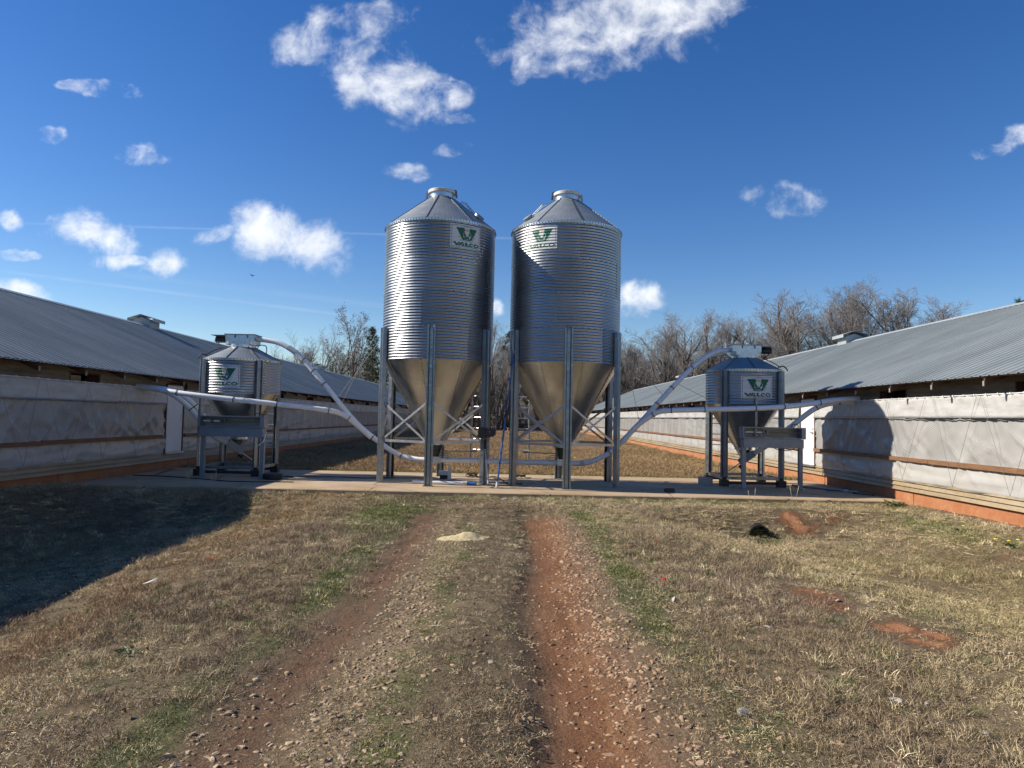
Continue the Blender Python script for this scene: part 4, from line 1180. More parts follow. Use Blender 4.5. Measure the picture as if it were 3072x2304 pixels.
# ------------------------------------------------------------------ white auger pipes
def pipe(label, pts, joints=(), r=0.064, bands=()):
    path = smooth_path(pts, 7)
    T = thing('feed_pipe', label, 'pipe', pts[0])
    o = Vector(pts[0])
    MB().tube([p - o for p in path], r, 16).build('pipe_tube', MAT['white_pvc'], T, angle=50)
    for (t, L, mt) in joints:
        i = min(int(t * (len(path) - 1)), len(path) - 2); d = (path[i + 1] - path[i]).normalized(); c = path[i] - o
        MB().tube([c - d * L / 2, c + d * L / 2], r + .006, 16).build('pipe_joint', MAT[mt], T, angle=50)
    for t in bands:
        i = min(int(t * (len(path) - 1)), len(path) - 2); d = (path[i + 1] - path[i]).normalized(); c = path[i] - o
        MB().tube([c - d * .012, c + d * .012], r + .011, 14).build('band', MAT['steel_bolt'], T, angle=50)
    return T
pipe('white pipe rising from the left silo to the top of the left small bin',
     [(-1.80, 17.70, .52), (-2.28, 17.76, .51), (-2.81, 17.85, .62), (-3.39, 17.94, .97), (-3.98, 18.04, 1.44), (-4.81, 18.17, 2.36), (-5.46, 18.27, 3.05), (-5.97, 18.35, 3.37), (-6.35, 18.41, 3.47), (-6.68, 18.45, 3.50)],
     [(.045, .10, 'pvc_joint'), (.36, .10, 'white_pvc'), (.61, .16, 'white_pvc'), (.73, .26, 'pvc_joint')], bands=(.22, .365, .56, .615, .66))
pipe('white pipe branching off low and running level into the left house',
     [(-3.5, 17.83, 1.03), (-3.86, 17.80, 1.34), (-4.22, 17.66, 1.60), (-4.73, 17.50, 1.71), (-6.17, 17.38, 1.85), (-7.55, 17.38, 1.97), (-8.45, 17.55, 2.07), (-9.0, 17.75, 2.15), (-9.6, 17.95, 2.22)],
     [(.36, .08, 'white_pvc'), (.55, .10, 'white_pvc')], bands=(.2, .34, .47, .57, .72))
pipe('white pipe lying level between the boots of the two tall silos',
     [(-1.74, 17.70, .52), (-1.0, 17.70, .515), (.2, 17.70, .505), (1.16, 17.70, .50)], [(.13, .16, 'white_pvc')], r=.066)
pipe('white pipe rising from the right silo to the top of the right small bin',
     [(1.22, 17.70, .50), (1.86, 17.80, .51), (2.25, 17.87, .64), (2.58, 17.92, .84), (2.93, 17.98, 1.19), (3.27, 18.04, 1.54), (3.87, 18.14, 2.2), (4.19, 18.20, 2.54), (4.63, 18.28, 2.98), (4.99, 18.34, 3.26), (5.32, 18.39, 3.43), (5.68, 18.45, 3.49)],
     [(.08, .10, 'pvc_joint'), (.42, .10, 'white_pvc')], bands=(.25, .425, .53, .62, .74))
pipe('white pipe branching off low and running level into the right house',
     [(2.80, 17.80, 1.05), (3.12, 17.76, 1.44), (3.42, 17.70, 1.68), (3.66, 17.60, 1.82), (3.94, 17.52, 1.86), (4.6, 17.44, 1.89), (5.71, 17.36, 1.94), (6.49, 17.33, 1.99), (7.03, 17.31, 2.05), (7.88, 17.27, 2.19), (8.55, 17.25, 2.25)],
     [(.37, .08, 'white_pvc'), (.52, .10, 'white_pvc')], bands=(.25, .40, .52, .63, .74, .86))
pipe('white pipe climbing from the right small bin\'s boot into the right house',
     [(6.22, 18.30, .80), (6.54, 18.15, 1.03), (7.01, 17.94, 1.48), (7.44, 17.74, 1.89), (7.66, 17.64, 2.04), (7.93, 17.53, 2.13), (8.19, 17.46, 2.17), (8.55, 17.42, 2.19)], bands=(.55, .8))
pipe('nearer of two white pipes curving from the left small bin into the house',
     [(-7.22, 18.22, .78), (-7.59, 18.14, .99), (-7.93, 18.07, 1.40), (-8.16, 18.03, 1.68), (-8.47, 17.99, 1.93), (-8.75, 17.99, 2.07), (-9.1, 18.02, 2.14), (-9.6, 18.06, 2.17)], [(.35, .1, 'white_pvc')], bands=(.42,))
pipe('farther of two white pipes curving from the left small bin into the house',
     [(-7.22, 18.38, .82), (-7.57, 18.31, 1.06), (-7.90, 18.24, 1.48), (-8.13, 18.20, 1.76), (-8.44, 18.16, 2.0), (-8.72, 18.16, 2.11), (-9.1, 18.2, 2.17), (-9.6, 18.24, 2.19)], [(.35, .1, 'white_pvc')], bands=(.42,))

def wire(label, p0, p1, r=.0055, sag=0.0):
    m = MB(); o = Vector(p0); d = Vector(p1) - o
    m.tube([Vector((0, 0, 0)), d * .5 + Vector((0, 0, -sag)), d], r, 5)
    w = m.build('guy_wire', MAT['wire_steel']); w.location = p0
    return tag(w, label, 'wire', 'guy wires holding up the pipes')
wire('thin wire from the left silo\'s outer leg down to the middle of the rising pipe', (-3.22, 17.0, 3.35), (-4.46, 18.11, 1.98))
wire('thin steep wire from the left silo\'s outer leg down to the level pipe', (-3.24, 17.0, 3.68), (-4.3, 17.64, 1.68))
wire('thin slanting wire between the rising pipe and the level pipe, left side', (-4.95, 18.19, 2.52), (-6.25, 17.38, 1.93))
wire('thin wire from the right silo\'s outer leg to the middle of the rising pipe', (2.62, 17.0, 3.3), (3.88, 18.14, 2.24))
wire('thin steep wire from the right silo\'s outer leg to the branch of the pipes', (2.64, 17.0, 3.5), (3.2, 17.78, 1.58))
wire('thin slanting wire from the rising pipe to the right small bin', (4.2, 18.2, 2.58), (5.2, 18.2, 2.1))

# ------------------------------------------------------------------ small things on the pad
T = thing('blue_pole', 'long blue telescopic pole with pale tip leaning on the right silo\'s leg', 'pole', (-.30, 16.32, 0))
b = Vector((0, 0, 0)); tp = Vector((.335, .60, 3.2))
MB().tube([b + tp * .04, b + tp * .52], .022, 10).build('lower_shaft', MAT['blue_paint'], T)
MB().tube([b + tp * .50, b + tp * .55], .030, 10).build('collar', MAT['black_plastic'], T)
MB().tube([b + tp * .55, b + tp * .985], .017, 10).build('upper_shaft', MAT['blue_paint'], T)
MB().tube([b + tp * .98, b + tp], .024, 10).build('top_cap', MAT['wire_steel'], T)
MB().tube([b + Vector((0, 0, .005)), b + tp * .045], .030, 10).build('tip', MAT['paper_white'], T)
T = thing('scraper', 'white-handled scraper with black grip leaning on the left silo\'s right leg', 'scraper', (-.50, 16.62, 0))
tp = Vector((-.12, .24, .98))
MB().tube([tp * .06, tp * .62], .019, 10).build('handle', MAT['white_paint'], T)
MB().tube([tp * .62, tp * .93], .017, 10).build('handle_sleeve', MAT['galv_brace'], T)
MB().tube([tp * .86, tp * 1.0, tp * 1.0 + Vector((.02, 0, .09))], .026, 8).build('grip', MAT['black_rubber'], T)
m = MB(); m.bar((-.05, 0, .05), (.06, 0, .05), .02, .02); m.bar((-.04, 0, .005), (-.02, 0, .06), .012, .012); m.bar((.05, 0, .005), (.02, 0, .06), .012, .012); m.build('blade', MAT['wire_steel'], T)
T = thing('control_box', 'black wedge-fronted box with red mark on the left silo\'s right leg', 'box', (-.58, 16.80, 0))
m = MB(); m.prism([(-.20, 1.12), (-.185, 1.355), (-.02, 1.36), (-.02, 1.10)], 'y', -.14, .10); m.build('box_side', MAT['black_plastic'], T)
m = MB(); m.prism([(-.018, 1.105), (-.018, 1.335), (.20, 1.335), (.225, 1.31), (.215, 1.19), (.17, 1.15)], 'y', -.13, .10); bx = m.build('box_body', MAT['black_plastic'], T)
m = MB(); m.box(.03, .10, -.133, -.131, 1.262, 1.275); m.prism([(.075, 1.262), (.10, 1.262), (.088, 1.215), (.068, 1.215)], 'y', -.133, -.131); m.build('red_mark', MAT['red_mark'], bx)
m = MB(); m.box(-.12, -.02, .10, .2, 1.2, 1.26); m.build('bracket', MAT['galv_brace'], T)

def lying_tube(label, p0, p1, r, mt, cat='tube', name='plastic_tube', joint=None):
    T = thing(name, label, cat, p0); d = Vector(p1) - Vector(p0)
    MB().tube([Vector((0, 0, 0)), d * .82], r, 12).build('tube_body', MAT[mt], T)
    MB().tube([d * .80, d * .86], r + .012, 12).build('coupling', MAT['pvc_joint'], T)
    MB().tube([d * .86, d], r, 12).build('tube_end', MAT[joint or mt], T)
    return T
lying_tube('white plastic tube lying on the pad behind the left silo\'s front leg', (-2.3, 16.87, .045), (-.78, 16.62, .045), .04, 'white_pvc', joint='blue_paint')
lying_tube('grey conduit lying on the pad against the right house\'s foundation', (7.2, 18.2, .03), (8.15, 16.7, .03), .025, 'wire_steel', 'conduit', 'conduit')
T = thing('marker_stub', 'short white flat stub standing on the pad behind the left silo', 'stub', (-1.53, 18.0, 0))
MB().box(-.045, .045, -.012, .012, .0, .34).build('plate', MAT['paper_white'], T); MB().tube([(0, .02, .34), (0, .02, .55)], .006, 5).build('wire_stem', MAT['wire_steel'], T)
T = thing('junction_box', 'small pale box on a black block behind the left silo\'s front leg', 'box', (-1.68, 18.35, 0))
MB().box(-.12, .12, -.1, .1, .0, .10).build('block', MAT['black_plastic'], T); MB().box(-.15, .15, -.11, .11, .10, .20).build('cover', MAT['paper_white'], T)

def coil(label, c, rx, n=3, r=.010, seed=1):
    rd = random.Random(seed); pts = []
    for k in range(n * 10 + 1):
        a = 2 * math.pi * k / 10; rr = rx * (1 + rd.uniform(-.25, .25)); pts.append((rr * math.cos(a), rr * .6 * math.sin(a), .012 + k * .0025 + rd.uniform(0, .03)))
    pts = [(rx * 2.6, .2, .012), (rx * 1.6, .12, .012)] + pts
    o = MB().tube(smooth_path(pts, 3), r, 5).build('rubber_cable', MAT['black_rubber']); o.location = c
    return tag(o, label, 'cable', 'cables lying on the pad')
coil('tangled black cable on the pad behind the left silo', (-1.02, 18.9, 0), .13, 3, .011, 3)
coil('tangled black cable on the pad behind the right silo\'s left leg', (.28, 18.9, 0), .11, 3, .010, 5)
def hose(label, pts, r=.012):
    o = Vector(pts[0]); q = MB().tube([p - o for p in smooth_path(pts, 6)], r, 6).build('rubber_cable', MAT['black_rubber']); q.location = pts[0]
    return tag(q, label, 'cable', 'cables lying on the pad')
hose('black cable standing in a loop between the two tall silos', [(-.62, 17.4, .012), (-.55, 17.35, .12), (-.40, 17.3, .17), (-.25, 17.28, .12), (-.05, 17.25, .02), (.3, 17.2, .012)])
hose('black cable snaking along the pad from the left small bin to the left silo', [(-6.2, 18.0, .012), (-5.2, 17.9, .012), (-4.4, 18.05, .012), (-3.6, 17.95, .012), (-2.6, 18.2, .012), (-2.0, 18.3, .012)])
hose('black cable crossing the shaded pad in front of the left stand', [(-9.2, 17.4, .012), (-8.2, 17.2, .012), (-7.2, 16.75, .012), (-6.3, 16.35, .012), (-5.0, 16.5, .012)])
hose('black cable heaped by the right house\'s foundation', [(7.6, 17.2, .012), (7.9, 17.1, .03), (8.1, 17.2, .05), (8.2, 16.9, .02), (8.0, 16.6, .012), (8.28, 16.2, .012)])
T = thing('cinder_block', 'grey cinder block on the pad left of the right small bin', 'block', (4.98, 18.2, 0), R_(12))
m = MB(); m.box(-.10, .10, -.2, -.165, 0, .19); m.box(-.10, .10, .165, .2, 0, .19); m.box(-.10, -.068, -.165, .165, 0, .19); m.box(.068, .10, -.165, .165, 0, .19); m.box(-.068, .068, -.015, .015, 0, .19); m.build('block_body', MAT['concrete_block'], T)
T = thing('rubber_block', 'dark scrap block on the pad between right silo and right small bin', 'block', (3.6, 16.1, 0), R_(5))
m = MB(); m.box(-.11, .11, -.05, .05, 0, .07); m.box(-.09, .09, -.04, .04, .07, .085); m.build('block_body', MAT['rafter_wood'], T)
T = thing('rubber_tub', 'low black rubber tub at the right foot of the left stand', 'tub', (-5.72, 17.2, 0))
MB().lathe([(.02, .13), (.20, .135), (.235, .12), (.23, .02), (.21, .0)], 20).build('tub_body', MAT['black_rubber'], T, angle=40)

# ------------------------------------------------------------------ culvert in the bank
T = thing('culvert_pipe', 'black corrugated culvert pipe opening in the grassy bank', 'culvert', (4.62, 13.18, -.47), R_(-8))
prof = []
m = MB(); L = 3.0; nseg = 60
vs = []; fs = []; n = 24
for k in range(nseg + 1):
    rr = .175 + .010 * math.cos(k * math.pi); y = L * k / nseg
    for j in range(n): a = 2 * math.pi * j / n; vs.append((rr * math.cos(a), y, rr * math.sin(a)))
for k in range(nseg):
    for j in range(n): a = k * n + j; b_ = k * n + (j + 1) % n; fs.append((a, b_, b_ + n, a + n))
m.add(vs, fs).build('pipe_wall', MAT['black_plastic'], T, smooth=True)
MB().lathe([(.165, 0), (.192, 0), (.192, .05), (.165, .05)], 24).xf(Matrix.Rotation(R_(-90), 4, 'X')).build('pipe_rim', MAT['black_plastic'], T)

# ------------------------------------------------------------------ feed heap and litter
def heap():
    n = 40; V = []; F = []
    xs = np.linspace(-.42, .42, n); ys = np.linspace(-.30, .30, n); A, B = np.meshgrid(xs, ys)
    h = .15 * np.exp(-((A - .02) / .16) ** 2 - (B / .13) ** 2) + .05 * np.exp(-((A + .16) / .15) ** 2 - ((B + .03) / .1) ** 2)
    h = .5 * h + .03 * (fbm(A * 18, B * 18, 8) - .5) * (h > .008) - .012 - .03 * (h < .006)
    V = np.stack([A.ravel(), B.ravel(), h.ravel()], 1)
    i, j = np.meshgrid(np.arange(n - 1), np.arange(n - 1)); q = (j * n + i).ravel()
    o = obj('feed_heap', mesh_np('feed_heap', V, np.stack([q, q + 1, q + n + 1, q + n], 1), MAT['feed_meal'], True), None, (-.56, 9.75, float(terrain(-.56, 9.75)) + .012))
    return tag(o, 'small pale yellow heap of spilled feed on the track', 'feed heap')
heap()

def scrap(name, label, cat, x, y, pts, mt, th=.004, lift=.03):
    m = MB(); n = len(pts)
    vs = [(a, b, c) for a, b, c in pts] + [(a, b, c + th) for a, b, c in pts]
    fs = [tuple(range(n - 1, -1, -1)), tuple(range(n, 2 * n))] + [(i, (i + 1) % n, n + (i + 1) % n, n + i) for i in range(n)]
    o = m.add(vs, fs).build(name, MAT[mt]); o.location = (x, y, float(terrain(x, y)) + lift)
    return tag(o, label, cat)
scrap('paper_scrap', 'torn white paper scrap in the grass beside the left shadow', 'scrap', -3.72, 7.5, [(-.08, -.03, 0), (-.02, -.02, .015), (.03, .0, .03), (.06, .03, .06), (.04, .05, .05), (-.03, .02, .02)], 'paper_white', lift=.05)
scrap('bottle_cap', 'bright red plastic cap on the stony verge of the right rut', 'cap', 1.62, 7.45, [(.024 * math.cos(k), .024 * math.sin(k), 0) for k in np.linspace(0, 5.5, 8)], 'red_mark', .02)
scrap('bottle_cap', 'small dull red cap farther up the right verge', 'cap', 2.0, 9.6, [(.02 * math.cos(k), .02 * math.sin(k), 0) for k in np.linspace(0, 5.5, 8)], 'red_mark', .02, .04)

def rand_stone(rd, flat=.5):
    pts = []
    for k in range(13):
        a = rd.uniform(0, 2 * math.pi); z = rd.uniform(-1, 1); r = math.sqrt(1 - z * z)
        s = rd.uniform(.8, 1.05)
        pts.append(Vector((r * math.cos(a) * s, r * math.sin(a) * s * rd.uniform(.6, .9), z * flat * s)))
    import bmesh
    bm = bmesh.new()
    for p in pts: bm.verts.new(p)
    r_ = bmesh.ops.convex_hull(bm, input=bm.verts)
    dead = [v for v in bm.verts if not v.link_faces]
    bmesh.ops.delete(bm, geom=dead, context='VERTS')
    me = bpy.data.meshes.new('stone'); bm.to_mesh(me); bm.free()
    return me
rd = random.Random(5)
stone_me = [rand_stone(rd, rd.uniform(.38, .6)) for _ in range(14)]
for me in stone_me: me.materials.append(MAT['stone'])
stone_geo = []
for me in stone_me:
    V = np.array([v.co[:] for v in me.vertices]); F = np.array([p.vertices[:] for p in me.polygons]); stone_geo.append((V, F))
# candidates by the stony mask
N = 120000
sx = rng.uniform(-2.4, 2.6, N); sy = 2.7 + (14.6 - 2.7) * rng.random(N) ** 1.15
_, _, sm_ = masks(sx, sy)
keep = rng.random(N) < np.clip(sm_, 0, 1) ** 1.4 * .9
clump = fbm(sx * 3.3, sy * 3.3, 55)
keep &= rng.random(N) < ss(.25, .55, clump) + .2
sx, sy = sx[keep], sy[keep]
size = (.0055 + .028 * rng.random(len(sx)) ** 3.7) * (.8 + .5 * fbm(sx * 2, sy * 2, 66)) + .012 * (rng.random(len(sx)) < .06)
sz = terrain(sx, sy)
order = np.argsort(-(size / sy))
def stone_matrix(i):
    return Euler((rng.uniform(-.3, .3), rng.uniform(-.3, .3), rng.uniform(0, 6.28))), (size[i] * rng.uniform(.9, 1.5), size[i] * rng.uniform(.8, 1.1), size[i] * rng.uniform(.75, 1.2))
for i in order[:290]:
    e, sc3 = stone_matrix(i)
    o = obj('stone', stone_me[int(i) % 14], track, (sx[i], sy[i], sz[i] - size[i] * .14), e, sc3)
AV = []; AF = []; base = 0
for i in order[290:]:
    e, sc3 = stone_matrix(i); V, F = stone_geo[int(i) % 14]
    M = np.array(e.to_matrix()) * np.array(sc3)[None, :]
    AV.append(V @ M.T + np.array([sx[i], sy[i], sz[i] - size[i] * .12])); AF.append(F + base); base += len(V)
tag(obj('gravel', mesh_np('gravel', np.concatenate(AV), np.concatenate(AF), MAT['stone']), track), kind='stuff')
# pale stones that lie apart from the track
for (x, y, s_, lb) in ((1.35, 4.10, .045, 'pale rounded stone at the right edge of the red rut'),
                       (2.15, 5.95, .035, 'pale stone in dry grass right of the track'),
                       (2.35, 4.35, .045, 'white lumpy stone in dry grass, lower right'),
                       (2.52, 4.33, .032, 'smaller white stone next to the lumpy one, lower right'),
                       (2.62, 3.95, .035, 'greyish white stone nearest the lower right corner'),
                       (-1.95, 13.2, .05, 'pale stone in the green grass near the pad'),
                       (-.10, 14.35, .07, 'broken pale stone in the grass by the pad edge'),
                       (.12, 14.5, .055, 'grey stone beside the broken one by the pad edge'),
                       (1.55, 6.7, .05, 'flat white stone on the verge beside the right rut'),
                       (3.15, 6.85, .04, 'pale stone on the bare orange bank, right')):
    o = obj('stone', stone_me[rd.randrange(14)].copy(), None, (x, y, float(terrain(x, y)) + s_ * .35), (0, 0, rd.uniform(0, 6)), (s_ * 1.2, s_, s_ * 1.1))
    o.data.materials.clear(); o.data.materials.append(MAT['pale_stone'])
    tag(o, lb, 'stone')

# ------------------------------------------------------------------ trees
def tube_batch(S, sides=3):
    """S: list of (p0,r0,p1,r1) -> numpy mesh arrays"""
    A = np.array([[*s[0], s[1], *s[2], s[3]] for s in S]); n = len(A)
    p0, r0, p1, r1 = A[:, :3], A[:, 3], A[:, 4:7], A[:, 7]
    d = p1 - p0; d /= np.linalg.norm(d, axis=1, keepdims=True) + 1e-9
    ref = np.where(np.abs(d[:, 2:3]) < .9, np.array([[0, 0, 1.]]), np.array([[1., 0, 0]]))
    s = np.cross(d, ref); s /= np.linalg.norm(s, axis=1, keepdims=True); u = np.cross(s, d)
    V = np.zeros((n, 2 * sides, 3))
    for k in range(sides):
        a = 2 * math.pi * k / sides; o = s * math.cos(a) + u * math.sin(a)
        V[:, k] = p0 + o * r0[:, None]; V[:, sides + k] = p1 + o * r1[:, None]
    F = []
    for k in range(sides):
        k2 = (k + 1) % sides; F.append([k, k2, sides + k2, sides + k])
    F = np.array(F)[None] + (np.arange(n) * 2 * sides)[:, None, None]
    return V.reshape(-1, 3), F.reshape(-1, 4)

def gen_tree(seed, H, spread=.30, fork=.3, nlimb=9, dens=1.0, crook=.16, leaf=0.0, vase=False):
    rd = random.Random(seed); trunk = []; twigs = []; leaves = []
    def rv(k): return Vector((rd.uniform(-k, k), rd.uniform(-k, k), rd.uniform(-k, k)))
    def grow(p, d, L, r, lev):
        n = {0: 7, 1: 6, 2: 4, 3: 3, 4: 2}[lev]; seg = L / n; pts = [(p.copy(), r)]
        for i in range(n):
            d = (d + rv(crook * (1 + .12 * lev)) + Vector((0, 0, (.13 if lev < 3 else .08) if lev else .03))).normalized()
            p2 = p + d * seg; r2 = max(r * (1 - (i + 1) / n * (.55 if lev < 2 else .7)), .009)
            ra = pts[-1][1]
            (trunk if lev <= 1 else twigs).append((tuple(p), ra, tuple(p2), r2)); p = p2; pts.append((p.copy(), r2))
            if lev == 4 and leaf and rd.random() < leaf: leaves.append((p.copy(), d.copy()))
        if lev >= 4: return
        kids = {0: nlimb, 1: 6, 2: 6, 3: 5}[lev]; kids = max(2, int(round(kids * (dens if lev else 1) * rd.uniform(.8, 1.2))))
        for k in range(kids):
            t = (fork + (1 - fork) * (k + rd.random()) / kids) if lev == 0 else (.25 + .75 * (k + rd.random()) / kids)
            f = t * (len(pts) - 1); i = min(int(f), len(pts) - 2); q = pts[i][0].lerp(pts[i + 1][0], f - i); rr = pts[i][1]
            ax = (pts[i + 1][0] - pts[i][0]).normalized()
            side = ax.cross(rv(1.0)); side = side.normalized() if side.length > .01 else Vector((1, 0, 0))
            ang = (spread + rd.uniform(-.1, .22) + (.25 if lev > 1 else 0)) * ((1.0 if vase else 1.45 - .55 * t) if lev == 0 else 1)
            nd = (ax * math.cos(ang) + side * math.sin(ang)).normalized()
            if lev == 0: nl = H * rd.uniform(.34, .50) * ((.85 + .15 * t) if vase else (1.15 - .5 * t))
            else: nl = L * rd.uniform(.38, .62) * (1.1 - .35 * t)
            grow(q, nd, nl, max(rr * rd.uniform(.45, .66), .010), lev + 1)
    grow(Vector((0, 0, -.3)), Vector((rd.uniform(-.05, .05), rd.uniform(-.05, .05), 1)), H * .78, H * .017, 0)
    tv, tf = tube_batch(trunk, 5); wv, wf = tube_batch(twigs, 3)
    zmax = max(wv[:, 2].max(), tv[:, 2].max()); k = H / zmax
    tm = mesh_np('trunk', tv * k, tf, MAT['bark'], True); wm = mesh_np('crown', wv * k, wf, MAT['twig'], True)
    lm = None
    if leaves:
        V = []; F = []
        for (p, d) in leaves:
            for _ in range(2):
                c = p * k + rv(.12); a = rv(1).normalized() * .05; b = rv(1).normalized() * .045; i = len(V)
                V += [c - a - b, c + a - b, c + a + b, c - a + b]; F.append((i, i + 1, i + 2, i + 3))
        lm = mesh_np('leaves', np.array([v[:] for v in V]), np.array(F), MAT['dead_leaf'])
    return tm, wm, lm

SP = [gen_tree(101, 16, .40, .24, 12, 1.15), gen_tree(102, 17, .48, .18, 13, 1.12, .17), gen_tree(103, 15, .38, .26, 12, 1.2), gen_tree(104, 18, .46, .14, 14, 1.1, .14),
      gen_tree(205, 14, .46, .42, 7, .9, .15, 0, True), gen_tree(206, 15, .50, .40, 7, .9, .16, .4, True), gen_tree(207, 13, .38, .45, 6, .85, .12, 0, True)]
SPH = [16, 17, 15, 18, 14, 15, 13]
def plant(k, x, y, H, label, group=None, rz=None, name='bare_tree', wide=None):
    s_ = H / SPH[k]; T = thing(name, label, 'tree', (x, y, float(terrain(x, y))), rd.uniform(0, 6.28) if rz is None else rz, group)
    wd = wide or rd.uniform(1.15, 1.45); T.scale = (s_ * wd, s_ * wd * rd.uniform(.9, 1.1), s_)
    tm, wm, lm = SP[k]
    obj('trunk', tm, T); obj('crown', wm, T)
    if lm: obj('leaves', lm, T)
    return T

def gen_pine(seed, H, crown0=.35, wid=.17):
    rd = random.Random(seed); S = [((0, 0, -.3), H * .014, (0, 0, H * .5), H * .010), ((0, 0, H * .5), H * .010, (.1, 0, H), .02)]
    V = []; F = []
    z = H * crown0
    while z < H:
        t = (z - H * crown0) / (H * (1 - crown0)); L0 = H * wid * (1.05 - t) ** .7 * (.55 + .45 * min(1, t * 5))
        for k in range(rd.randint(3, 5)):
            a = rd.uniform(0, 6.28); L = L0 * rd.uniform(.5, 1.15); d = Vector((math.cos(a), math.sin(a), rd.uniform(.0, .45)))
            p0 = Vector((0, 0, z)); p1 = p0 + d * L; S.append((tuple(p0), .03, tuple(p1), .012))
            for j in range(int(7 + L * 6)):
                c = p0.lerp(p1, rd.uniform(.3, 1.08)) + Vector((rd.gauss(0, .16), rd.gauss(0, .16), rd.gauss(.05, .13)))
                for _ in range(5):
                    q = Vector((rd.gauss(0, 1), rd.gauss(0, 1), rd.gauss(.3, 1))).normalized(); w_ = q.cross(Vector((rd.gauss(0, 1), rd.gauss(0, 1), rd.gauss(0, 1)))).normalized() * .028
                    i = len(V); e = c + q * rd.uniform(.16, .3); V += [c - w_, c + w_, e + w_ * .3, e - w_ * .3]; F.append((i, i + 1, i + 2, i + 3))
        z += H * .022
    tv, tf = tube_batch(S, 5)
    return mesh_np('trunk', tv, tf, MAT['bark'], True), mesh_np('crown', np.array([v[:] for v in V]), np.array(F), MAT['needles'])
PN = [gen_pine(11, 13), gen_pine(12, 13, .22, .22), gen_pine(13, 13, .5, .19)]
def pine(k, x, y, H, label, group=None):
    T = thing('pine_tree', label, 'tree', (x, y, float(terrain(x, y))), rd.uniform(0, 6.28), group); T.scale = (H / 13,) * 3
    obj('trunk', PN[k][0], T); obj('crown', PN[k][1], T); return T

# trees that can be told apart: x, y, height
plant(4, -29.0, 95, 13.8, 'small twiggy bare tree, leftmost above the left house roof', wide=.9)
plant(6, -26.8, 97, 14.2, 'slender bare tree second from the left above the left roof', wide=.9)
plant(5, -24.2, 95, 15.8, 'bare tree with a few dead leaves in the middle of the left group', wide=.95)
plant(5, -20.6, 93, 16.6, 'tallest bare tree left of the silos, tufts of dead leaves on it', rz=2.1, wide=.95)
plant(4, -22.3, 99, 12.0, 'thin bare tree half hidden between two leafier ones, left', wide=.9)
pine(0, -18.2, 92, 13.0, 'dark pine tree just left of the left silo')
pine(2, -16.0, 96, 12.0, 'dark pine tree partly hidden by the left silo')
plant(6, -14.5, 95, 13.0, 'bare tree hidden mostly by the left silo')
plant(1, -3.0, 96, 15.5, 'tall bare tree in the gap between the two silos')
pine(2, -.3, 99, 13.8, 'pine tree in the gap between the two silos')
plant(6, -1.9, 93, 13.0, 'slender bare tree in the gap between the silos')
plant(2, 15.6, 97, 12.6, 'bare tree just right of the right silo')
plant(0, 19.4, 94, 14.2, 'bare tree with spreading limbs above the right pipe')
plant(3, 23.6, 93, 16.8, 'wide bare tree some way left of the right small bin')
plant(1, 27.0, 92, 17.2, 'bare tree just left of the right small bin')
plant(2, 30.2, 96, 16.5, 'bare tree with a dark leaf ball among its limbs')
plant(0, 33.8, 95, 17.0, 'dense round bare tree directly above the right small bin')
plant(3, 37.5, 94, 16.2, 'bare tree just right of the right small bin')
plant(1, 37.4, 84, 18.4, 'tall bare tree rising over the right house roof, first of the high group')
plant(3, 41.2, 86, 20.6, 'tallest bare tree over the right house roof')
plant(0, 43.5, 83, 19.4, 'broad bare tree in the middle of the high group, right')
plant(2, 46.8, 84, 18.8, 'bare tree near the right end of the high group')
plant(0, 48.6, 86, 17.2, 'rightmost bare tree, its twigs dipping to the roof ridge')
plant(2, 35.6, 90, 16.0, 'bare tree filling the dip right of the right small bin')
plant(0, 39.6, 90, 18.0, 'slim bare tree behind the first of the high group')
plant(1, 45.0, 90, 18.4, 'bare tree behind the broad one of the high group')
plant(2, 21.5, 98, 15.2, 'bare tree between the pipe and the wide tree, right of the silos')
plant(1, 17.4, 99, 13.5, 'second bare tree right of the right silo')
plant(3, 32.0, 99, 17.0, 'bare tree behind the dense round one above the small bin')
pine(1, 47.5, 66, 13.6, 'dark pine top showing over the ridge at the right edge')
pine(1, 45.2, 67, 12.4, 'lower pine top beside the one at the right edge')
# a ball of mistletoe
m_ = MB(); o = None
V = []; F = []
for k in range(240):
    q = Vector((rd.gauss(0, 1), rd.gauss(0, 1), rd.gauss(0, 1))).normalized(); c = q * rd.uniform(.1, .55); a = Vector((rd.gauss(0, 1), rd.gauss(0, 1), rd.gauss(0, 1))).normalized() * .09; b_ = a.cross(q).normalized() * .06; i = len(V)
    V += [c - a, c + b_, c + a, c - b_]; F.append((i, i + 1, i + 2, i + 3))
tag(obj('mistletoe', mesh_np('mistletoe', np.array([v[:] for v in V]), np.array(F), MAT['needles']), None, (29.0, 92, 12.6)), 'dark round ball of mistletoe in a bare tree', 'mistletoe')
# the wood behind, alike trunk after trunk
GRP = 'trees of the wood beyond the field'
for k in range(64):
    x = -34 + 68 * (k + rd.random()) / 64; y = rd.uniform(97, 122)
    h = rd.uniform(8.5, 12.5) + (2.0 if x > 14 else 0)
    plant(rd.choice([0, 2, 4, 6, 6]), x, y, h, 'bare tree among many alike in the wood beyond the field', GRP)
for k in range(34):
    plant(rd.choice([0, 2, 4, 6, 6]), rd.uniform(-15, 14), rd.uniform(93, 112), rd.uniform(9, 14), 'bare tree among many alike in the wood beyond the field', GRP)
for k in range(16):
    x = rd.uniform(20, 62); y = rd.uniform(128, 150)
    pine(rd.choice([0, 1]), x, y, rd.uniform(11, 15), 'dark evergreen on the far slope behind the bare trees', 'evergreens on the far slope')
for k in range(9):
    pine(rd.choice([0, 1, 2]), rd.uniform(-22, 16), rd.uniform(104, 120), rd.uniform(6, 10), 'evergreen standing among the trunks of the wood', 'evergreens in the wood')

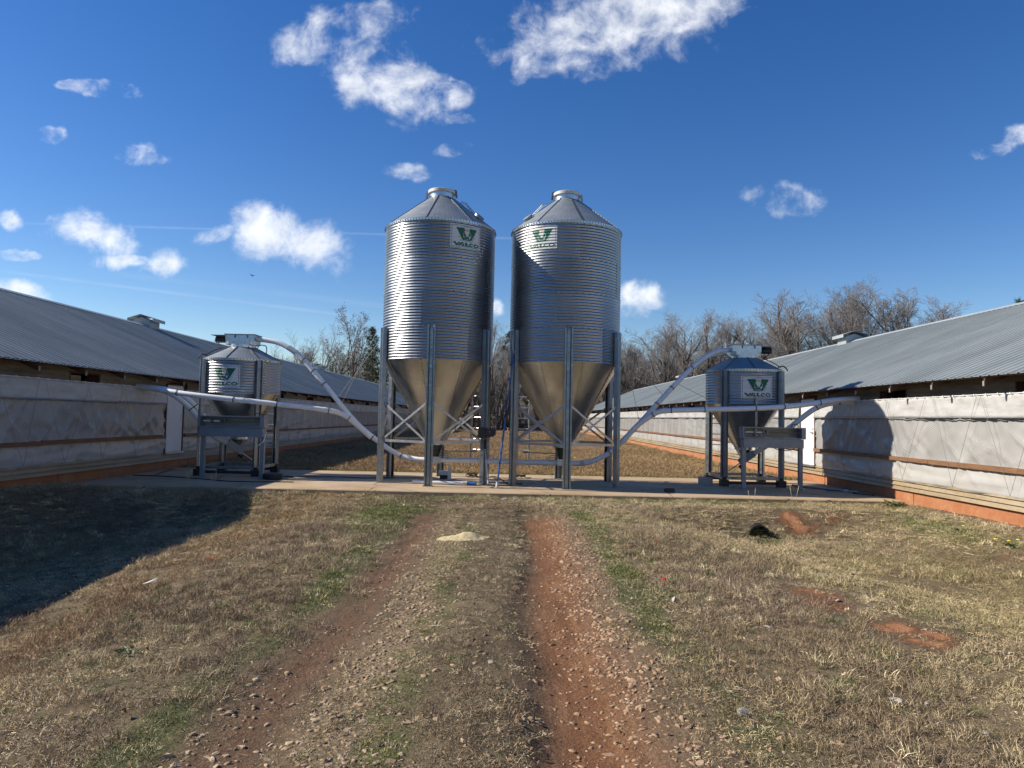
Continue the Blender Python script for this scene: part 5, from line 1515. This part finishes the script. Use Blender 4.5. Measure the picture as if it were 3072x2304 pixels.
def undergrowth():
    S = []
    rr = random.Random(3)
    for k in range(2600):
        x = rr.uniform(-40, 52); y = rr.uniform(90, 112); h = rr.uniform(1.0, 4.2) * (1.0 if x < 16 else 1.25); z0 = float(-.05)
        p = Vector((x, y, z0)); d = Vector((rr.gauss(0, .25), rr.gauss(0, .25), 1)).normalized()
        for i in range(3):
            p2 = p + d * h / 3; S.append((tuple(p), .022 - .005 * i, tuple(p2), .017 - .005 * i))
            for _ in range(3):
                e = p2 + Vector((rr.gauss(0, .6), rr.gauss(0, .6), rr.uniform(.1, .8))) * (h / 4); S.append((tuple(p2), .011, tuple(e), .005))
            p = p2; d = (d + Vector((rr.gauss(0, .25), rr.gauss(0, .25), 0))).normalized()
    V, F = tube_batch(S, 3)
    o = obj('undergrowth', mesh_np('undergrowth', V, F, MAT['brush_twig']))
    tag(o, 'tangle of brown saplings and brush along the edge of the wood', 'brush', kind='stuff')
    V = []; F = []
    for k in range(9000):
        x = rr.uniform(-40, 55); y = rr.uniform(92, 118); c = Vector((x, y, abs(rr.gauss(0, 1.5)) * (1.0 if x < 14 else 1.5)))
        a = Vector((rr.gauss(0, 1), rr.gauss(0, 1), rr.gauss(0, 1))).normalized() * .16; b = a.cross(Vector((rr.gauss(0, 1), rr.gauss(0, 1), rr.gauss(0, 1)))).normalized() * .12; i = len(V)
        V += [c - a, c + b, c + a, c - b]; F.append((i, i + 1, i + 2, i + 3))
    o = obj('leaf_brush', mesh_np('leaf_brush', np.array([v[:] for v in V]), np.array(F), MAT['dead_leaf']))
    tag(o, 'low brown leafy brush at the foot of the wood', 'brush', kind='stuff')
undergrowth()
# wooded rise behind
def hill():
    xs = np.linspace(-260, 320, 60); ys = np.linspace(122, 330, 24); A, B = np.meshgrid(xs, ys)
    h = -1.0 + 15.0 * ss(122, 210, B) * (.6 + .4 * np.exp(-((A - 60) / 70) ** 2)) + 2.5 * (fbm(A * .03, B * .03, 8) - .5) * ss(122, 150, B)
    V = np.stack([A.ravel(), B.ravel(), h.ravel()], 1); n = 60; i, j = np.meshgrid(np.arange(n - 1), np.arange(23)); q = (j * n + i).ravel()
    o = obj('hill', mesh_np('hill', V, np.stack([q, q + 1, q + n + 1, q + n], 1), MAT['brush_twig'], True)); tag(o, 'low brown wooded rise behind the trees', 'hill', kind='structure')
hill()
# things at the far end of the field
T = thing('farm_cart', 'small dark cart far off at the edge of the wood', 'cart', (1.3, 86.5, -.05))
MB().box(-.85, .85, -.6, .6, .75, .92).build('cart_bed', MAT['cart_dark'], T); MB().box(-.75, .45, -.5, .5, .25, .74).build('cart_chassis', MAT['cart_dark'], T)
for sx_ in (-.6, .6):
    m = MB().lathe([(0.05, -.1), (.33, -.1), (.36, 0), (.33, .1), (.05, .1)], 18).xf(Matrix.Rotation(R_(90), 4, 'X')); o = m.build('wheel', MAT['black_rubber'], T); o.location = (sx_, -.62, .34)
MB().bar((.3, 0, .9), (.3, 0, 3.4), .12, .12, (1, 0, 0)).build('post', MAT['twig'], T)
T = thing('marker_cone', 'tiny orange and white marker far off on the field edge', 'marker', (-.36, 86, -.03))
MB().lathe([(.14, 0), (.14, .03), (.10, .03), (.05, .3)], 14).build('cone_body', MAT['orange_marker'], T); MB().lathe([(.05, .3), (.035, .42), (0, .43)], 14).build('cone_top', MAT['paper_white'], T)
# birds
def bird(label, loc, sc, rz, perched=False):
    T = thing('bird', label, 'bird', loc, rz); T.scale = (sc,) * 3
    MB().tube([(-.16, 0, 0), (-.08, 0, .01), (0, 0, .015), (.08, 0, .02), (.12, 0, .035), (.16, 0, .03)], [.012, .04, .055, .045, .03, .008], 10).build('body', MAT['bird_black'], T, smooth=True)
    for s_ in (-1, 1):
        tip = (.0, s_ * (.38 if not perched else .06), .12 if not perched else -.01)
        vs = [(.05, s_ * .03, .02), (-.06, s_ * .03, .02), (-.05, s_ * .2 if not perched else s_ * .07, .09 if not perched else 0), tip, (.06, s_ * .18 if not perched else s_ * .06, .085 if not perched else .02)]
        vs2 = [(a, b, c + .006) for a, b, c in vs]; n = 5
        MB().add(vs + vs2, [tuple(range(4, -1, -1)), tuple(range(5, 10))] + [(i, (i + 1) % n, n + (i + 1) % n, n + i) for i in range(n)]).build('wing', MAT['bird_black'], T)
    return T
bird('tiny dark bird flying below the clouds, left of the silos', (-22.3, 60, 13.2), .9, R_(160))
bird('tiny dark bird perched on the left house\'s ridge', (-15.52, 37.0, 5.27), .7, R_(40), True)

# ------------------------------------------------------------------ grass
def clump_mesh(seed, n, rad, hmin, hmax, w, lean, curl=.5):
    rr = random.Random(seed); V = []; F = []
    for k in range(n):
        a = rr.uniform(0, 6.283); r = rad * math.sqrt(rr.random()); p = Vector((r * math.cos(a), r * math.sin(a), -.006))
        b = rr.uniform(0, 6.283); h = rr.uniform(hmin, hmax); ln = abs(rr.gauss(lean, .35)); d = Vector((math.cos(b) * math.sin(ln), math.sin(b) * math.sin(ln), math.cos(ln)))
        sd = d.cross(Vector((rr.gauss(0, 1), rr.gauss(0, 1), rr.gauss(0, 1)))).normalized() * w * rr.uniform(.6, 1.2) * .5
        q = p + d * h * .5; d2 = (d + Vector((math.cos(b + rr.gauss(0, .8)), math.sin(b + rr.gauss(0, .8)), -.45)) * curl * rr.uniform(.3, 1.4)).normalized(); e = q + d2 * h * .5
        i = len(V); V += [p - sd, p + sd, q + sd * .8, q - sd * .8, e]; F += [(i, i + 1, i + 2, i + 3), (i + 3, i + 2, i + 4)]
    me = bpy.data.meshes.new('grass_tuft'); me.from_pydata([v[:] for v in V], [], F); me.materials.append(MAT['grass_blade']); me.update(); return me

gcol_c = bpy.data.collections.new('grass_tufts')
def tufts():
    k = 0
    specs = [(78, .09, .02, .05, .0033, 1.2, .9)] * 3 + [(44, .075, .04, .10, .0032, .6, .6)] * 3 + [(60, .08, .022, .05, .0042, .7, .5)] * 2 + [(60, .34, .08, .20, .012, .8, .6)] * 3
    for s_ in specs:
        me = clump_mesh(900 + k, *s_); o = bpy.data.objects.new('grass_tuft_%02d' % k, me); gcol_c.objects.link(o); k += 1
tufts()

def grass_group():
    ng = bpy.data.node_groups.new('scatter', 'GeometryNodeTree')
    ng.interface.new_socket(name='Geometry', in_out='INPUT', socket_type='NodeSocketGeometry')
    ng.interface.new_socket(name='Geometry', in_out='OUTPUT', socket_type='NodeSocketGeometry')
    n = ng.nodes; gi = n.new('NodeGroupInput'); go = n.new('NodeGroupOutput'); ip = n.new('GeometryNodeInstanceOnPoints'); ci = n.new('GeometryNodeCollectionInfo')
    ci.inputs['Collection'].default_value = gcol_c; ci.inputs['Separate Children'].default_value = True; ci.inputs['Reset Children'].default_value = True
    def at(nm, dt):
        a = n.new('GeometryNodeInputNamedAttribute'); a.data_type = dt; a.inputs['Name'].default_value = nm; return a.outputs['Attribute']
    L = ng.links.new
    L(gi.outputs[0], ip.inputs['Points']); L(ci.outputs[0], ip.inputs['Instance']); ip.inputs['Pick Instance'].default_value = True
    L(at('idx', 'INT'), ip.inputs['Instance Index']); L(at('rot', 'FLOAT_VECTOR'), ip.inputs['Rotation']); L(at('scl', 'FLOAT_VECTOR'), ip.inputs['Scale'])
    L(ip.outputs[0], go.inputs[0]); return ng
GNG = grass_group()

def scatter(name, label, x, y, idx, scl, col, cat='grass'):
    z = terrain(x, y); n = len(x)
    me = bpy.data.meshes.new(name); me.vertices.add(n); me.vertices.foreach_set('co', np.stack([x, y, z], 1).astype(np.float32).ravel())
    rot = np.stack([rng.normal(0, .12, n), rng.normal(0, .12, n), rng.uniform(0, 6.283, n)], 1)
    a = me.attributes.new('idx', 'INT', 'POINT'); a.data.foreach_set('value', idx.astype(np.int32))
    a = me.attributes.new('rot', 'FLOAT_VECTOR', 'POINT'); a.data.foreach_set('vector', rot.astype(np.float32).ravel())
    a = me.attributes.new('scl', 'FLOAT_VECTOR', 'POINT'); a.data.foreach_set('vector', np.repeat(scl[:, None], 3, 1).astype(np.float32).ravel())
    a = me.attributes.new('gcol', 'FLOAT_COLOR', 'POINT'); a.data.foreach_set('color', np.concatenate([col, np.ones((n, 1))], 1).astype(np.float32).ravel())
    me.materials.append(MAT['grass_blade']); me.update()
    o = link(bpy.data.objects.new(name, me)); md = o.modifiers.new('scatter', 'NODES'); md.node_group = GNG
    return tag(o, label, cat, kind='stuff')

def blend(w, a, b): return a * (1 - w[:, None]) + np.array(b)[None, :] * w[:, None]

def near_grass():
    N = 120000
    y = 2.5 + (15.12 - 2.5) * rng.random(N); x = rng.uniform(-9.4, 8.42, N)
    infr = np.abs(x) < .80 * y + 1.2
    x, y = x[infr], y[infr]
    clay, green, stony = masks(x, y)
    dens = np.clip(1.0 - 1.35 * clay, .16 * (np.abs(x + .3) > 1.9), 1) * np.clip(1.0 - .85 * stony, 0.08, 1)
    dens *= .55 + .45 * ss(9, 4, y)           # nearer tufts are finer and closer
    dens *= .45 + .75 * ss(.3, .6, fbm(x * 2.1, y * 2.1, 61))
    mid = np.exp(-(np.abs(x + .35) / .55) ** 2) * (y < 13)
    dens *= 1 + 1.1 * mid
    k = rng.random(len(x)) < dens * .52
    x, y, clay, green, stony, mid = x[k], y[k], clay[k], green[k], stony[k], mid[k]
    n = len(x); h = rng.random(n)
    big = fbm(x * .55, y * .55, 71); fine = fbm(x * 3, y * 3, 81)
    tan = np.array([.40, .315, .19]); col = np.tile(tan, (n, 1))
    col = blend(ss(.45, .65, big + (h - .5) * .3), col, (.26, .195, .115))
    pur = np.maximum(ss(.52, .66, fbm(x * .7 + 5, y * .7, 91)) * .8, .9 * mid)
    pur = np.maximum(pur, .85 * np.exp(-((x - 2.3) / .8) ** 2) * ss(12.5, 9.5, y))
    col = blend(np.clip(pur + (h - .5) * .3, 0, 1) * .8, col, (.17, .12, .09))
    org = np.exp(-((x + 4.0) / .7) ** 2) * .6
    col = blend(org, col, (.31, .195, .095))
    oliv = ss(.4, .65, fbm(x * .45 - 3, y * .45, 121)) * (.2 + .32 * (x > 3.2))
    col = blend(oliv, col, (.27, .225, .095))
    g = np.clip(ss(.38, .9, green + (fine - .5) * .5 + (h - .5) * .35), 0, 1)
    g = g * (.45 + .5 * ss(.35, .65, fbm(x * 2.3, y * 2.3, 151)))
    col = blend(g, col, (.145, .165, .045))
    col = blend((rng.random(n) < .09) * .8, col, (.62, .52, .31))
    col = blend((rng.random(n) < .05) * (1 - g), col, (.10, .13, .04))
    col *= rng.uniform(.8, 1.4, (n, 1))
    idx = rng.integers(0, 3, n)
    tall = (rng.random(n) < .15 + .4 * (pur > .4) * (np.abs(x) > 1.5))
    idx[tall] = rng.integers(3, 6, tall.sum()); gg = g > .55; idx[gg] = rng.integers(6, 8, gg.sum())
    scl = rng.uniform(.6, 1.25, n) * (.75 + .6 * fbm(x * 1.6, y * 1.6, 141)) * (1 + .25 * ss(6, 12, y)) * (1 - .35 * np.clip(stony, 0, 1)) * (1 - .3 * mid)
    edge = np.exp(-((y - 14.9) / .3) ** 2); scl *= 1 + .35 * edge * (x < -2.5)
    scatter('dry_grass', 'matted dormant grass covering the yard in front of the pad', x, y, idx, scl, col)
near_grass()

def far_grass():
    N = 42000
    y = 20.25 + 70 * rng.random(N) ** 1.7; x = rng.uniform(-9.3, 8.3, N)
    out = (y > 84.5); x[out] = rng.uniform(-45, 45, out.sum())
    clay, green, stony = masks(x, y); k = rng.random(N) < np.clip(1 - clay, 0, 1) * .62
    x, y, green = x[k], y[k], green[k]; n = len(x); h = rng.random(n)
    big = fbm(x * .3, y * .3, 171)
    col = np.tile(np.array([.36, .245, .125]), (n, 1)); col = blend(ss(.4, .65, big + (h - .5) * .4), col, (.27, .185, .10))
    col = blend(np.clip(ss(.35, .8, green + (h - .5) * .5), 0, 1), col, (.12, .14, .045)); col *= rng.uniform(.75, 1.2, (n, 1))
    idx = rng.integers(8, 11, n); scl = rng.uniform(.45, .85, n)
    scatter('field_grass', 'dry orange-brown grass of the field beyond the pad', x, y, idx, scl, col)
far_grass()

# weeds that stand out
def stalks(label, x, y, n, h, seed, mt):
    rr = random.Random(seed); T = thing('weed', label, 'weed', (x, y, float(terrain(x, y))))
    for k in range(n):
        a = rr.uniform(0, 6.28); b = Vector((rr.gauss(0, .05), rr.gauss(0, .05), 0)); e = b + Vector((math.cos(a) * .15, math.sin(a) * .1, 1)) * h * rr.uniform(.7, 1.1)
        MB().tube([b, b.lerp(e, .5) + Vector((rr.gauss(0, .02), 0, 0)), b.lerp(e, .8), e], [.004, .0035, .009, .004], 5).build('stalk', MAT[mt], T)
    return T
simple('straw', (.36, .29, .17), (.50, .42, .27), .8)
simple('leaf_green', (.045, .075, .018), (.09, .13, .035), .6)
simple('petal_yellow', (.70, .55, .03), (.80, .65, .06), .6)
for i, (x, y, n, h, lb) in enumerate(((-6.75, 14.95, 3, .50, 'three tall straw stalks at the pad edge below the left stand'), (-6.1, 14.85, 2, .42, 'pair of straw stalks at the shaded pad edge, left'),
                                     (-7.6, 14.6, 3, .40, 'dark straw stalks in the shade near the left house'), (6.0, 14.95, 2, .45, 'two thin stalks at the pad edge below the right stand'),
                                     (5.1, 14.9, 2, .35, 'short thin stalks at the pad edge right of the right silo'))):
    stalks(lb, x, y, n, h, 40 + i, 'straw')
def leafy(label, x, y, n, L, seed, flowers=0):
    rr = random.Random(seed); T = thing('weed', label, 'weed', (x, y, float(terrain(x, y))))
    m = MB()
    for k in range(n):
        a = 6.283 * k / n + rr.uniform(-.3, .3); l = L * rr.uniform(.6, 1.1); up = rr.uniform(.15, .8); d = Vector((math.cos(a), math.sin(a), up)).normalized(); s_ = Vector((-math.sin(a), math.cos(a), 0)) * l * .17
        p = Vector((rr.gauss(0, .05), rr.gauss(0, .05), 0)); q = p + d * l * .6; e = p + d * l + Vector((0, 0, -.1 * l))
        m.add([p - s_ * .2, p + s_ * .2, q + s_, e, q - s_, q + Vector((0, 0, -.01))], [(0, 1, 5), (1, 2, 5), (2, 3, 5), (3, 4, 5), (4, 0, 5)])
    m.build('leaves', MAT['leaf_green'], T)
    for k in range(flowers):
        b = Vector((rr.gauss(0, .12), rr.gauss(0, .08), 0)); t_ = b + Vector((0, 0, .10))
        MB().tube([b, t_], .003, 4).build('flower_stem', MAT['leaf_green'], T); f = MB().lathe([(0.0, .012), (.022, .008), (.028, .0), (0, -.006)], 10).build('flower', MAT['petal_yellow'], T); f.location = t_
    return T
leafy('dandelion clump with yellow flowers by the right house\'s foundation', 7.45, 10.6, 22, .16, 61, 3)
leafy('second dandelion clump a little farther along the right foundation', 7.55, 11.9, 18, .15, 62, 1)
leafy('leafy green weed on the bank above the culvert', 4.65, 13.25, 26, .24, 63)
leafy('green weed at the corner where the pad meets the right house', 7.9, 14.7, 30, .26, 64)
leafy('green weed at the back edge of the pad, left', -5.3, 20.5, 20, .25, 65)
leafy('bright green rosette in the dry grass, lower left', -2.65, 5.05, 14, .09, 66)

def litter():
    rr = random.Random(77); V = []; F = []
    for k in range(1300):
        y = rr.uniform(2.9, 14.8); x = rr.uniform(-.72 * y - .5, .72 * y + .5)
        if not (-9.2 < x < 8.2): continue
        c = Vector((x, y, float(terrain(x, y)) + rr.uniform(.015, .05))); s_ = rr.uniform(.008, .022)
        a = Vector((rr.gauss(0, 1), rr.gauss(0, 1), rr.gauss(0, .4))).normalized() * s_; b_ = a.cross(Vector((rr.gauss(0, .4), rr.gauss(0, .4), 1))).normalized() * s_ * .6; i = len(V)
        V += [c - a, c + b_ + Vector((0, 0, s_ * .4)), c + a, c - b_ + Vector((0, 0, s_ * .4))]; F.append((i, i + 1, i + 2, i + 3))
    tag(obj('leaf_litter', mesh_np('leaf_litter', np.array([v[:] for v in V]), np.array(F), MAT['dead_leaf'])), 'scattered brown leaf litter lying on the grass', 'leaf litter', kind='stuff')
litter()
